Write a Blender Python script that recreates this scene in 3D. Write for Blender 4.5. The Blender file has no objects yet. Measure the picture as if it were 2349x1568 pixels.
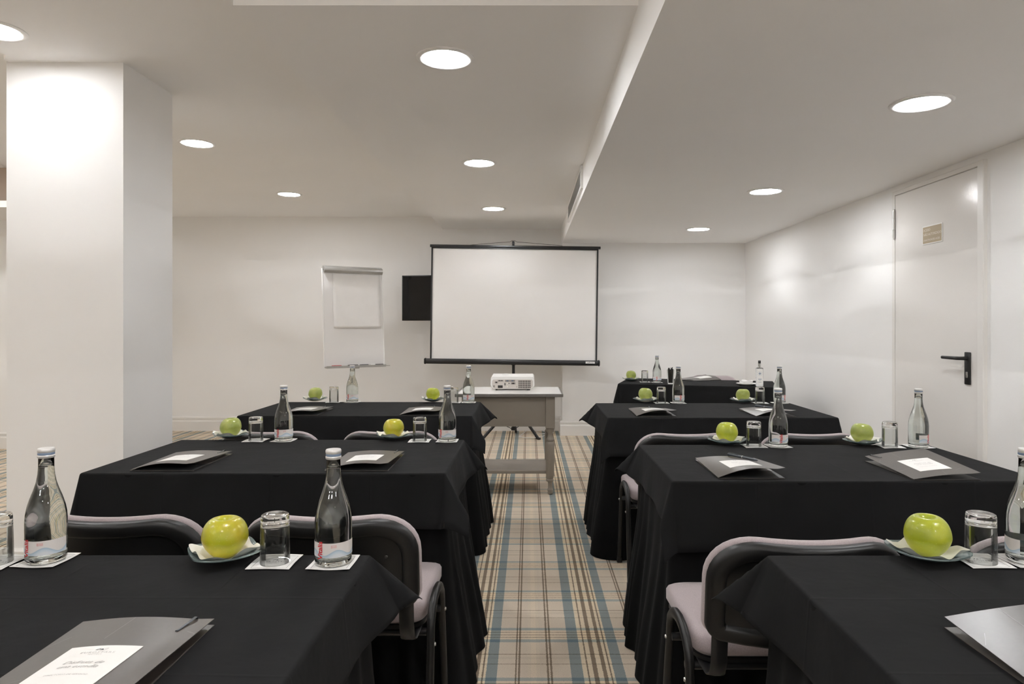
import bpy, bmesh, math, random
from mathutils import Vector, Matrix
import numpy as np

random.seed(7)
PI = math.pi
S = bpy.context.scene
C = S.collection

# ------------------------------------------------------------------ camera
FPX = 1566.0                 # focal length in px for a 2349 px wide frame (24 mm on 36 mm)
VPX, VPY = 1213.0, 745.0     # vanishing point of the room's depth lines
HC = 1.235                   # camera height
cam = bpy.data.cameras.new('camera')
cam.sensor_width = 36.0
cam.lens = FPX / 2349.0 * 36.0
cam.shift_x = -(VPX - 1174.5) / 2349.0
cam.shift_y = (VPY - 784.0) / 2349.0
cam.clip_start = 0.02
co = bpy.data.objects.new('camera', cam)
co.location = (0, 0, HC)
co.rotation_euler = (PI / 2, 0, 0)
C.objects.link(co)
S.camera = co

# ------------------------------------------------------------------ world, exposure
w = bpy.data.worlds.new('world')
S.world = w
w.use_nodes = True
w.node_tree.nodes['Background'].inputs[0].default_value = (0.9, 0.93, 1, 1)
w.node_tree.nodes['Background'].inputs[1].default_value = 0.02
S.view_settings.view_transform = 'Standard'
S.view_settings.look = 'None'
S.view_settings.gamma = 1.0
S.view_settings.use_curve_mapping = False
S.view_settings.exposure = 0.0
LAMP = 184.0                  # radiance of the downlight diffusers
LAMPCOL = (0.975, 0.985, 1.0)
S.cycles.max_bounces = 14
S.cycles.diffuse_bounces = 12
S.cycles.transmission_bounces = 12
S.cycles.glossy_bounces = 6
S.cycles.sample_clamp_indirect = 6.0
S.cycles.caustics_reflective = False
S.cycles.caustics_refractive = True
S.cycles.blur_glossy = 1.0

# ------------------------------------------------------------------ materials
def lin(c):
    return tuple(((v / 255.0) / 12.92 if v / 255.0 <= 0.04045 else ((v / 255.0 + 0.055) / 1.055) ** 2.4) for v in c)

M = {}
class NT:
    def __init__(s, name):
        m = bpy.data.materials.new(name); m.use_nodes = True
        s.m = m; s.t = m.node_tree; s.b = s.t.nodes['Principled BSDF']
        M[name] = m
    def n(s, kind, **kw):
        nd = s.t.nodes.new(kind)
        for k, v in kw.items(): setattr(nd, k, v)
        return nd
    def l(s, a, b): s.t.links.new(a, b)
    def math(s, op, a, b=None, clamp=False):
        nd = s.n('ShaderNodeMath', operation=op); nd.use_clamp = clamp
        for i, v in enumerate((a, b)):
            if v is None: continue
            if isinstance(v, (int, float)): nd.inputs[i].default_value = v
            else: s.l(v, nd.inputs[i])
        return nd.outputs[0]
    def coord(s, which='Object'):
        return s.n('ShaderNodeTexCoord').outputs[which]
    def noise(s, scale, detail=3, rough=0.5, vec=None):
        nd = s.n('ShaderNodeTexNoise'); nd.inputs['Scale'].default_value = scale
        nd.inputs['Detail'].default_value = detail; nd.inputs['Roughness'].default_value = rough
        s.l(vec if vec is not None else s.coord(), nd.inputs['Vector'])
        return nd.outputs['Fac']
    def ramp(s, fac, stops, interp='LINEAR'):
        nd = s.n('ShaderNodeValToRGB'); cr = nd.color_ramp; cr.interpolation = interp
        while len(cr.elements) > 1: cr.elements.remove(cr.elements[-1])
        cr.elements[0].position = stops[0][0]; cr.elements[0].color = (*stops[0][1], 1)
        for p, c in stops[1:]:
            e = cr.elements.new(p); e.color = (*c, 1)
        s.l(fac, nd.inputs[0])
        return nd.outputs[0]
    def mix(s, a, b, fac=0.5, mode='MIX'):
        nd = s.n('ShaderNodeMix', data_type='RGBA', blend_type=mode)
        if isinstance(fac, (int, float)): nd.inputs[0].default_value = fac
        else: s.l(fac, nd.inputs[0])
        for i, v in ((6, a), (7, b)):
            if isinstance(v, tuple): nd.inputs[i].default_value = (*v[:3], 1)
            else: s.l(v, nd.inputs[i])
        return nd.outputs[2]
    def bump(s, h, strength=0.2, dist=0.002, normal=None):
        nd = s.n('ShaderNodeBump'); nd.inputs['Strength'].default_value = strength
        nd.inputs['Distance'].default_value = dist; s.l(h, nd.inputs['Height'])
        if normal is not None: s.l(normal, nd.inputs['Normal'])
        s.l(nd.outputs[0], s.b.inputs['Normal'])
        return nd.outputs[0]

def simple(name, col, rough=0.5, metal=0.0, spec=0.5, nscale=None, nvar=0.06, bump=None, sheen=0.0, coat=0.0):
    t = NT(name); b = t.b
    b.inputs['Roughness'].default_value = rough; b.inputs['Metallic'].default_value = metal
    b.inputs['Specular IOR Level'].default_value = spec
    if sheen:
        b.inputs['Sheen Weight'].default_value = sheen; b.inputs['Sheen Roughness'].default_value = 0.5
    if coat:
        b.inputs['Coat Weight'].default_value = coat; b.inputs['Coat Roughness'].default_value = 0.1
    f = t.noise(nscale or 6.0, 4)
    lo = tuple(max(0, c * (1 - nvar)) for c in col); hi = tuple(min(1, c * (1 + nvar)) for c in col)
    t.l(t.ramp(f, [(0.3, lo), (0.7, hi)]), b.inputs['Base Color'])
    if bump:
        t.bump(t.noise(bump[0], 3), bump[1], bump[2])
    return t

simple('wall_paint', (0.885, 0.878, 0.868), 0.55, spec=0.3, nscale=1.3, nvar=0.012, bump=(140, 0.08, 0.002))
simple('ceiling_paint', (0.915, 0.908, 0.898), 0.7, spec=0.2, nscale=1.0, nvar=0.012, bump=(120, 0.06, 0.002))
simple('trim_paint', (0.80, 0.78, 0.75), 0.35, spec=0.5, nscale=3, nvar=0.01)
simple('door_paint', (0.80, 0.775, 0.745), 0.13, spec=0.7, nscale=3, nvar=0.01, bump=(200, 0.28, 0.0014))
simple('beige_panel', (0.50, 0.40, 0.32), 0.6, nscale=4, nvar=0.05)
simple('black_plastic', (0.0065, 0.0062, 0.0062), 0.42, spec=0.38, nscale=300, nvar=0.2, bump=(900, 0.15, 0.0005))
simple('black_metal', (0.012, 0.012, 0.013), 0.35, spec=0.5, nscale=40, nvar=0.1)
simple('chair_fabric', lin((178, 166, 168)), 0.95, spec=0.1, nscale=500, nvar=0.14, bump=(700, 0.3, 0.001), sheen=0.3)
simple('chrome', (0.62, 0.62, 0.62), 0.2, metal=1.0, nscale=20, nvar=0.03)
simple('steel', (0.5, 0.49, 0.47), 0.35, metal=1.0, nscale=30, nvar=0.05)
simple('cap_metal', (0.80, 0.79, 0.78), 0.32, metal=0.4, nscale=30, nvar=0.03)
simple('cap_band', (0.16, 0.22, 0.32), 0.4, nscale=30, nvar=0.05)
simple('paper', (0.86, 0.845, 0.82), 0.8, spec=0.2, nscale=30, nvar=0.015)
simple('napkin_paper', (0.86, 0.84, 0.79), 0.9, spec=0.1, nscale=60, nvar=0.02, bump=(400, 0.2, 0.0006))
simple('flip_paper', (0.83, 0.815, 0.80), 0.85, spec=0.1, nscale=8, nvar=0.02, bump=(14, 0.35, 0.01))
simple('ink', (0.05, 0.05, 0.055), 0.7, nscale=40, nvar=0.1)
simple('faint_ink', (0.50, 0.49, 0.48), 0.7, nscale=40, nvar=0.1)
simple('red_ink', (0.62, 0.02, 0.025), 0.5, nscale=40, nvar=0.05)
simple('white_ink', (0.80, 0.76, 0.70), 0.5, nscale=40, nvar=0.03)
simple('folder_line', (0.30, 0.29, 0.28), 0.5, nscale=40, nvar=0.03)
simple('folder_card', (0.070, 0.059, 0.053), 0.36, spec=0.85, nscale=120, nvar=0.06)
simple('folder_inside', (0.010, 0.010, 0.010), 0.6, nscale=60, nvar=0.1)
simple('screen_white', (0.89, 0.875, 0.86), 0.85, spec=0.15, nscale=2, nvar=0.01, bump=(1.2, 0.25, 0.05))
simple('board_white', (0.80, 0.785, 0.775), 0.25, spec=0.5, nscale=3, nvar=0.01)
simple('alu_grey', (0.45, 0.44, 0.42), 0.38, metal=0.6, nscale=14, nvar=0.04)
simple('tv_panel', (0.004, 0.004, 0.0045), 0.09, spec=0.5, nscale=10, nvar=0.05)
simple('table_grey', lin((146, 137, 126)), 0.38, spec=0.5, nscale=12, nvar=0.02)
simple('table_edge', lin((112, 108, 104)), 0.4, spec=0.5, nscale=60, nvar=0.08)
simple('laminate', (0.84, 0.83, 0.81), 0.22, spec=0.5, nscale=6, nvar=0.01)
simple('white_plastic', (0.86, 0.855, 0.84), 0.35, spec=0.5, nscale=20, nvar=0.01)
simple('grey_plastic', (0.62, 0.58, 0.545), 0.5, nscale=40, nvar=0.03)
simple('port_dark', (0.02, 0.018, 0.016), 0.5, nscale=60, nvar=0.1)
simple('port_metal', (0.30, 0.27, 0.25), 0.4, metal=0.5, nscale=60, nvar=0.08)
simple('port_blue', (0.09, 0.12, 0.17), 0.5, nscale=60, nvar=0.08)
simple('sign_tan', lin((170, 153, 124)), 0.4, nscale=10, nvar=0.03)
simple('porcelain', (0.86, 0.85, 0.83), 0.18, spec=0.6, nscale=10, nvar=0.01)
simple('stem_brown', (0.10, 0.06, 0.03), 0.8, nscale=80, nvar=0.3)
simple('marker_red', (0.45, 0.08, 0.08), 0.5, nscale=30, nvar=0.05)
simple('marker_black', (0.03, 0.03, 0.033), 0.5, nscale=30, nvar=0.05)
simple('wood_board', (0.30, 0.22, 0.14), 0.5, nscale=10, nvar=0.15)
simple('vent_dark', (0.05, 0.05, 0.05), 0.8, nscale=10, nvar=0.1)
simple('pen_blue_black', (0.025, 0.032, 0.040), 0.32, spec=0.6, nscale=60, nvar=0.1)

# black table linen: fine weave and ironed fold lines (relief)
def linen(name, col, creases):
    t = NT(name); b = t.b
    b.inputs['Roughness'].default_value = 0.88
    b.inputs['Specular IOR Level'].default_value = 0.055
    b.inputs['Sheen Weight'].default_value = 0.015
    b.inputs['Sheen Roughness'].default_value = 0.45
    f = t.noise(9, 5)
    t.l(t.ramp(f, [(0.3, tuple(c * 0.9 for c in col)), (0.7, tuple(c * 1.1 for c in col))]), b.inputs['Base Color'])
    nd = t.n('ShaderNodeTexWave', wave_type='BANDS', bands_direction='DIAGONAL')
    nd.inputs['Scale'].default_value = 420; nd.inputs['Distortion'].default_value = 1.0
    t.l(t.coord(), nd.inputs['Vector'])
    n1 = t.bump(nd.outputs['Fac'], 0.10, 0.0006)
    h = t.noise(5.5, 4, 0.55)
    if creases:
        sp = t.n('ShaderNodeSeparateXYZ'); t.l(t.coord(), sp.inputs[0])
        wob = t.math('MULTIPLY', t.math('SUBTRACT', t.noise(2.3, 2), 0.5), 0.03)
        tot = t.math('MULTIPLY', h, 0.9)
        for ax, p, wd in ((0, 0.03, 0.006), (1, 0.10, 0.006), (1, -0.17, 0.005), (0, -0.33, 0.004), (0, 0.36, 0.004)):
            d = t.math('ABSOLUTE', t.math('ADD', t.math('SUBTRACT', sp.outputs[ax], p), wob))
            k = t.math('SUBTRACT', 1.0, t.math('DIVIDE', d, wd), clamp=True)
            tot = t.math('ADD', tot, t.math('MULTIPLY', t.math('MULTIPLY', k, t.noise(3.1, 2)), 0.16))
        h = tot
    n2 = t.n('ShaderNodeBump'); n2.inputs['Strength'].default_value = 0.55; n2.inputs['Distance'].default_value = 0.010
    t.l(h, n2.inputs['Height']); t.l(n1, n2.inputs['Normal']); t.l(n2.outputs[0], b.inputs['Normal'])
linen('black_linen', (0.0092, 0.0092, 0.0094), True)
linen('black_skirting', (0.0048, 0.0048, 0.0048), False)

# plaid carpet, measured in metres on the floor
def carpet():
    t = NT('plaid_carpet'); b = t.b
    b.inputs['Roughness'].default_value = 1.0
    b.inputs['Specular IOR Level'].default_value = 0.1
    vec = t.coord()
    sp = t.n('ShaderNodeSeparateXYZ'); t.l(vec, sp.inputs[0])
    wob = t.math('MULTIPLY', t.math('SUBTRACT', t.noise(160, 2, vec=vec), 0.5), 0.006)
    def fr(o, c0, per):
        return t.math('FRACT', t.math('DIVIDE', t.math('ADD', t.math('SUBTRACT', o, c0), wob), per))
    W = (1, 1, 1); cream = (1.15, 1.14, 1.06)
    blue = (0.40, 0.52, 0.63); brown = (0.38, 0.345, 0.31)
    px = 0.4555
    st = [(0, blue), (.042, cream), (.0575, brown), (.0635, cream), (.0795, brown), (.0945, cream), (.1130, brown), (.1275, cream),
          (.138, brown), (.144, cream), (.152, blue), (.192, W), (.2545, brown), (.2615, W), (.2660, brown), (.2730, W),
          (.300, (1.03, 1.03, 1.01)), (.312, (1.10, 1.09, 1.06)), (.332, (1.03, 1.03, 1.01)), (.345, W), (.3700, brown), (.3770, W), (.3820, brown), (.3890, W)]
    cx = t.ramp(fr(sp.outputs[0], 0.1505, px), [(p / px, c) for p, c in st], 'CONSTANT')
    py = 0.393; c = 2.722 - 0.0628
    lb = (0.58, 0.69, 0.79); lbr = (0.58, 0.54, 0.50); cr2 = (1.07, 1.05, 1.0)
    st = [(0, lb), (.024, cr2), (.0375, lbr), (.0440, cr2), (.0595, lbr), (.0660, cr2), (.0815, lbr), (.0880, cr2), (.1016, lb), (.1256, W),
          (.2185, lbr), (.2240, W), (.2590, (.93, .93, .93)), (.2750, W), (.2925, lbr), (.2980, W)]
    cy = t.ramp(fr(sp.outputs[1], c, py), [(p / py, cc) for p, cc in st], 'CONSTANT')
    base = t.ramp(t.noise(1.7, 3, vec=vec), [(0.3, (0.70, 0.595, 0.48)), (0.7, (0.78, 0.67, 0.545))])
    speck = t.ramp(t.noise(330, 2, vec=vec), [(0.3, (0.80, 0.80, 0.80)), (0.7, (1.1, 1.1, 1.1))])
    col = t.mix(base, cx, 1.0, 'MULTIPLY')
    col = t.mix(col, cy, 1.0, 'MULTIPLY')
    col = t.mix(col, speck, 0.75, 'MULTIPLY')
    t.l(col, b.inputs['Base Color'])
    t.bump(t.noise(500, 2, vec=vec), 0.5, 0.003)
carpet()

def glass(name, col, ior=1.5, rough=0.0):
    t = NT(name); b = t.b
    b.inputs['Base Color'].default_value = (*col, 1)
    b.inputs['Transmission Weight'].default_value = 1.0
    b.inputs['Roughness'].default_value = rough
    b.inputs['IOR'].default_value = ior
    return t
glass('clear_glass', (0.985, 0.99, 0.985))
glass('bottle_glass', (0.955, 0.98, 0.962))
glass('dish_glass', (0.66, 0.82, 0.82), 1.5, 0.08).b.inputs['Transmission Weight'].default_value = 0.8
glass('water', (0.995, 1.0, 1.0), 1.33)
glass('gel', (0.93, 0.96, 0.98), 1.4, 0.1)

def thin_glass(name, col):
    # hollow tumbler wall: seen straight through, reflecting more at grazing angles
    t = NT(name)
    lw = t.n('ShaderNodeFresnel'); lw.inputs[0].default_value = 1.45
    nz = t.noise(40, 2)
    tr = t.n('ShaderNodeBsdfTransparent'); t.l(t.ramp(nz, [(0.0, col), (1.0, tuple(c * .985 for c in col))]), tr.inputs[0])
    gl = t.n('ShaderNodeBsdfGlossy'); gl.inputs['Roughness'].default_value = 0.02
    mx = t.n('ShaderNodeMixShader')
    t.l(t.math('MULTIPLY', lw.outputs[0], 0.8), mx.inputs[0]); t.l(tr.outputs[0], mx.inputs[1]); t.l(gl.outputs[0], mx.inputs[2])
    t.l(mx.outputs[0], t.t.nodes['Material Output'].inputs['Surface'])
thin_glass('tumbler_wall', (0.955, 0.96, 0.955))

def apple_mat(name, a, bcol, blush, amt):
    t = NT(name); b = t.b
    b.inputs['Roughness'].default_value = 0.3
    b.inputs['Coat Weight'].default_value = 0.15
    base = t.ramp(t.noise(22, 5), [(0.32, a), (0.66, bcol)])
    bl = t.ramp(t.noise(13, 2), [(0.62 - amt, (0, 0, 0)), (0.80, (1, 1, 1))])
    bw = t.n('ShaderNodeRGBToBW'); t.l(bl, bw.inputs[0])
    col = t.mix(base, blush, t.math('MULTIPLY', bw.outputs[0], 0.5))
    vo = t.n('ShaderNodeTexVoronoi'); vo.inputs['Scale'].default_value = 190; t.l(t.coord(), vo.inputs['Vector'])
    sp = t.math('LESS_THAN', vo.outputs['Distance'], 0.13)
    col = t.mix(col, (0.62, 0.66, 0.25), t.math('MULTIPLY', sp, 0.6))
    t.l(col, b.inputs['Base Color'])
    b.inputs['Subsurface Weight'].default_value = 0.06
    b.inputs['Subsurface Radius'].default_value = (0.01, 0.01, 0.003)
    t.bump(t.noise(60, 3), 0.05, 0.002)
apple_mat('apple_yellow', (0.42, 0.44, 0.018), (0.55, 0.46, 0.035), (0.62, 0.30, 0.08), 0.08)
apple_mat('apple_green', (0.34, 0.40, 0.022), (0.47, 0.50, 0.040), (0.55, 0.42, 0.08), 0.0)
apple_mat('apple_pale', (0.28, 0.34, 0.065), (0.40, 0.44, 0.11), (0.50, 0.40, 0.12), 0.0)

def label_mat():
    t = NT('bottle_label'); b = t.b
    b.inputs['Roughness'].default_value = 0.45
    sp = t.n('ShaderNodeSeparateXYZ'); t.l(t.coord(), sp.inputs[0])
    ang = t.math('ARCTAN2', sp.outputs[0], t.math('MULTIPLY', sp.outputs[1], -1.0))
    wv = t.math('MULTIPLY', t.math('SINE', t.math('MULTIPLY', ang, 4.2)), 0.0055)
    d = t.math('SUBTRACT', sp.outputs[2], t.math('ADD', wv, 0.031))
    k = t.ramp(t.math('ADD', t.math('MULTIPLY', d, 45.0), 0.5), [(0.05, (0.74, 0.78, 0.83)), (0.30, (0.60, 0.70, 0.79)), (0.49, (0.42, 0.55, 0.67)), (0.52, (0.80, 0.78, 0.77)), (0.80, (0.82, 0.78, 0.76))])
    t.l(k, b.inputs['Base Color'])
label_mat()

def emit(name, col, st):
    t = NT(name); b = t.b
    f = t.noise(20, 2)
    t.l(t.ramp(f, [(0.0, col), (1.0, col)]), b.inputs['Emission Color'])
    b.inputs['Emission Strength'].default_value = st
    b.inputs['Base Color'].default_value = (0.8, 0.8, 0.8, 1)
emit('lamp_diffuser', LAMPCOL, LAMP)
emit('lamp_diffuser_dim', LAMPCOL, LAMP * 0.45)     # the weaker lamps by the pillar and the screen

# ------------------------------------------------------------------ mesh helpers
class G:
    """collects vertices and faces for one mesh"""
    def __init__(s): s.v = []; s.f = []; s.mi = []
    def add(s, vs, fs, mi=0):
        o = len(s.v); s.v += [tuple(p) for p in vs]
        s.f += [tuple(i + o for i in f) for f in fs]; s.mi += [mi] * len(fs)
        return s
    def box(s, x0, x1, y0, y1, z0, z1, mi=0):
        vs = [(x, y, z) for x in (x0, x1) for y in (y0, y1) for z in (z0, z1)]
        fs = [(0, 1, 3, 2), (4, 6, 7, 5), (0, 4, 5, 1), (2, 3, 7, 6), (0, 2, 6, 4), (1, 5, 7, 3)]
        return s.add(vs, fs, mi)
    def bbox(s, x0, x1, y0, y1, z0, z1, r=0.004, seg=2, mi=0):
        bm = bmesh.new()
        bmesh.ops.create_cube(bm, size=1.0)
        for v in bm.verts:
            v.co = Vector(((x0 + x1) / 2 + v.co.x * (x1 - x0), (y0 + y1) / 2 + v.co.y * (y1 - y0), (z0 + z1) / 2 + v.co.z * (z1 - z0)))
        bmesh.ops.bevel(bm, geom=bm.edges[:], offset=r, segments=seg, profile=0.5, affect='EDGES')
        bm.verts.ensure_lookup_table(); bm.verts.index_update()
        s.add([v.co[:] for v in bm.verts], [[v.index for v in f.verts] for f in bm.faces], mi)
        bm.free(); return s
    def lathe(s, prof, n=32, cx=0, cy=0, closed=False, mi=0):
        vs = []
        for r, z in prof:
            for k in range(n):
                a = 2 * PI * k / n
                vs.append((cx + r * math.cos(a), cy + r * math.sin(a), z))
        m = len(prof); fs = []
        rng = range(m) if closed else range(m - 1)
        for i in rng:
            j = (i + 1) % m
            for k in range(n):
                k2 = (k + 1) % n
                fs.append((i * n + k, i * n + k2, j * n + k2, j * n + k))
        if not closed:
            if prof[0][0] > 1e-6: fs.append(tuple(range(n - 1, -1, -1)))
            if prof[-1][0] > 1e-6: fs.append(tuple((m - 1) * n + k for k in range(n)))
        return s.add(vs, fs, mi)
    def tube(s, pts, rx, ry=None, n=10, up=(0, 0, 1), caps=True, mi=0, closed=False):
        ry = rx if ry is None else ry
        P = [Vector(p) for p in pts]; m = len(P); vs = []
        for i, p in enumerate(P):
            if closed: tdir = (P[(i + 1) % m] - P[i - 1]).normalized()
            else: tdir = (P[min(i + 1, m - 1)] - P[max(i - 1, 0)]).normalized()
            u = Vector(up)
            a = tdir.cross(u)
            if a.length < 1e-4: a = tdir.cross(Vector((1, 0, 0)))
            a.normalize(); bb = a.cross(tdir).normalized()
            r1 = rx[i] if isinstance(rx, (list, tuple)) else rx
            r2 = ry[i] if isinstance(ry, (list, tuple)) else ry
            for k in range(n):
                t = 2 * PI * k / n
                vs.append(tuple(p + a * (r1 * math.cos(t)) + bb * (r2 * math.sin(t))))
        fs = []
        for i in range(m if closed else m - 1):
            j = (i + 1) % m
            for k in range(n):
                k2 = (k + 1) % n
                fs.append((i * n + k, i * n + k2, j * n + k2, j * n + k))
        if caps and not closed:
            fs.append(tuple(range(n - 1, -1, -1))); fs.append(tuple((m - 1) * n + k for k in range(n)))
        return s.add(vs, fs, mi)
    def prism(s, poly, z0, z1, mi=0):
        n = len(poly)
        vs = [(x, y, z0) for x, y in poly] + [(x, y, z1) for x, y in poly]
        fs = [tuple(range(n - 1, -1, -1)), tuple(range(n, 2 * n))] + [(i, (i + 1) % n, n + (i + 1) % n, n + i) for i in range(n)]
        return s.add(vs, fs, mi)
    def xf(s, mat):
        s.v = [tuple(mat @ Vector(p)) for p in s.v]; return s
    def mesh(s, name, mat, smooth=False, fix=True):
        me = bpy.data.meshes.new(name)
        me.from_pydata(s.v, [], s.f)
        for m in (mat if isinstance(mat, (list, tuple)) else [mat]): me.materials.append(M[m])
        if any(s.mi): me.polygons.foreach_set('material_index', s.mi)
        if fix:
            bm = bmesh.new(); bm.from_mesh(me)
            bmesh.ops.recalc_face_normals(bm, faces=bm.faces[:]); bm.to_mesh(me); bm.free()
        if smooth:
            me.polygons.foreach_set('use_smooth', [True] * len(me.polygons))
            if smooth is not True: me.set_sharp_from_angle(angle=math.radians(smooth))
        me.update(); return me

def obj(name, g, mat, parent=None, smooth=False, loc=None, rot=None, fix=True):
    me = g if isinstance(g, bpy.types.Mesh) else g.mesh(name, mat, smooth, fix)
    o = bpy.data.objects.new(name, me); C.objects.link(o)
    if parent: o.parent = parent
    if loc is not None: o.location = loc
    if rot is not None: o.rotation_euler = rot
    return o
def tag(o, label=None, cat=None, group=None, kind=None):
    if label: o['label'] = label
    if cat: o['category'] = cat
    if group: o['group'] = group
    if kind: o['kind'] = kind
    return o
def thing(name, label, cat, loc=(0, 0, 0), rz=0, group=None):
    o = bpy.data.objects.new(name, None); o.empty_display_size = 0.05; C.objects.link(o)
    o.location = loc; o.rotation_euler = (0, 0, rz)
    return tag(o, label, cat, group)
def struct(name, g, mat, parent=None, smooth=False, label=None):
    o = obj(name, g, mat, parent, smooth)
    o['kind'] = 'structure'
    if label: o['label'] = label
    return o
def dup(o, parent=None):
    c = o.copy(); C.objects.link(c); c.parent = parent
    for ch in list(o.children): dup(ch, c)
    return c
def place(proto, used, loc, rz, label, group=None, scale=None):
    """first call moves the prototype itself, later calls copy it with its parts"""
    o = proto if not used.get(proto.name_full) else dup(proto)
    used[proto.name_full] = True
    o.location = loc; o.rotation_euler = (o.rotation_euler[0], o.rotation_euler[1], rz); o['label'] = label
    if group: o['group'] = group
    if scale: o.scale = (scale,) * 3
    return o
USED = {}

def text_geo(body, size, align='LEFT', shear=0.0, spacing=1.0, bold=0.0):
    cu = bpy.data.curves.new('t', 'FONT'); cu.body = body; cu.size = size; cu.align_x = align
    cu.shear = shear; cu.space_character = spacing; cu.resolution_u = 2; cu.offset = bold
    ob = bpy.data.objects.new('t', cu); C.objects.link(ob)
    dg = bpy.context.evaluated_depsgraph_get(); dg.update()
    me = bpy.data.meshes.new_from_object(ob.evaluated_get(dg))
    g = G(); g.add([v.co[:] for v in me.vertices], [tuple(p.vertices) for p in me.polygons])
    bpy.data.objects.remove(ob); bpy.data.curves.remove(cu); bpy.data.meshes.remove(me)
    return g
def logo_geo(s):
    """the small mark above the hotel name: slanted bar, dark triangle, light tick"""
    g = G()
    g.add([(-1.0 * s, 0, 0), (-0.75 * s, 0, 0), (-0.25 * s, .62 * s, 0), (-0.5 * s, .62 * s, 0)], [(0, 1, 2, 3)])
    g.add([(-0.35 * s, 0, 0), (0.45 * s, 0, 0), (0.05 * s, .52 * s, 0)], [(0, 1, 2)])
    g.add([(0.55 * s, 0, 0), (0.62 * s, 0, 0), (1.0 * s, .62 * s, 0), (.9 * s, .62 * s, 0)], [(0, 1, 2, 3)])
    return g

def at(px, py, z):
    """point of the horizontal plane at height z seen at a pixel"""
    Y = FPX * (HC - z) / (py - VPY)
    return Vector(((px - VPX) / FPX * Y, Y, z))

# ------------------------------------------------------------------ room shell
ZR, ZL = 7.644, 7.99          # back walls: right part and recessed left part
XS = 0.376                    # step between them, also the side of the right soffit
XW = 2.4237                   # right wall
ZC, ZCS, ZCR = 2.498, 2.355, 2.150   # ceiling, middle soffit, right soffit
YB = -3.2                     # wall behind the camera

struct('floor', G().box(-7.7, 2.7, YB - .2, 8.3, -0.1, 0.0), 'plaid_carpet', label='plaid carpet in beige, brown and dusty blue')
struct('wall_back_left', G().box(-4.8, XS + .05, ZL, ZL + .2, 0, 2.9), 'wall_paint')
struct('wall_back_right', G().box(XS, 2.7, ZR, ZL + .2, 0, 2.6), 'wall_paint')
struct('wall_right', G().box(XW, XW + .2, YB - .2, ZR, 0, 2.6), 'wall_paint')
struct('wall_behind', G().box(-7.7, 2.7, YB - .2, YB, 0, 2.9), 'wall_paint')
struct('wall_left', G().box(-7.7, -7.5, YB, 6.83, 0, 2.9), 'wall_paint')
struct('wall_left_wing', G().box(-7.7, -4.6, 6.83, 8.2, 0, 2.9), 'wall_paint')
struct('wall_pillar', G().box(-2.514, -1.952, 3.286, 3.739, 0, ZC + .02), 'wall_paint', label='square white pillar')
# ceilings
struct('ceiling', G().prism([(-2.45, YB), (2.7, YB), (2.7, 8.2), (-4.9, 8.2), (-4.7, 7.0), (-2.52, 3.6), (-2.50, 3.25), (-2.45, 3.2)], ZC, ZC + .4), 'ceiling_paint')
struct('ceiling_wing', G().box(-7.7, -2.3, YB, 7.1, 2.80, 2.9), 'ceiling_paint')
struct('ceiling_soffit_middle', G().prism([(-1.037, 2.394), (.385, 2.394), (XS + .02, ZL), (-1.0035, ZL)], ZCS, ZC + .01), 'ceiling_paint')
struct('ceiling_soffit_right', G().prism([(.40, YB), (XW + .02, YB), (XW + .02, ZR), (XS, ZR), (.3845, 1.92)], ZCR, ZC + .01), 'ceiling_paint')
struct('trim_1', G().box(-7.5, -4.6, 6.06, 6.83, 2.28, 2.338), 'trim_paint')
struct('trim_2', G().box(-7.5, -4.6, 6.80, 6.835, 2.338, 2.80), 'beige_panel')

# skirting boards: plinth, step, moulding
def baseboard(name, p0, p1, nrm):
    prof = [(0, 0), (.026, 0), (.026, .108), (.022, .116), (.014, .120), (.014, .134), (.018, .140), (.018, .150), (.012, .158), (.006, .163), (0, .165)]
    d = Vector(p1) - Vector(p0); n = len(prof); vs = []
    for P in (p0, p1):
        for a, h in prof: vs.append((P[0] + nrm[0] * a, P[1] + nrm[1] * a, h))
    fs = [(i, i + 1, n + i + 1, n + i) for i in range(n - 1)] + [tuple(range(n)), tuple(range(2 * n - 1, n - 1, -1))]
    struct(name, G().add(vs, fs), 'trim_paint')
baseboard('baseboard_back_left', (-4.6, ZL), (XS, ZL), (0, -1))
baseboard('baseboard_step', (XS, ZL), (XS, ZR), (-1, 0))
baseboard('baseboard_back_right', (XS - .026, ZR), (XW, ZR), (0, -1))
baseboard('baseboard_right_far', (XW, ZR), (XW, 4.56), (-1, 0))
baseboard('baseboard_right_near', (XW, 3.60), (XW, YB), (-1, 0))
baseboard('baseboard_wing', (-7.5, 6.83), (-4.6, 6.83), (0, -1))
baseboard('baseboard_left', (-7.5, YB), (-7.5, 6.83), (1, 0))
baseboard('baseboard_pillar_front', (-2.54, 3.286), (-1.926, 3.286), (0, -1))
baseboard('baseboard_pillar_right', (-1.952, 3.26), (-1.952, 3.765), (1, 0))
baseboard('baseboard_pillar_left', (-2.514, 3.26), (-2.514, 3.765), (-1, 0))

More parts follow.
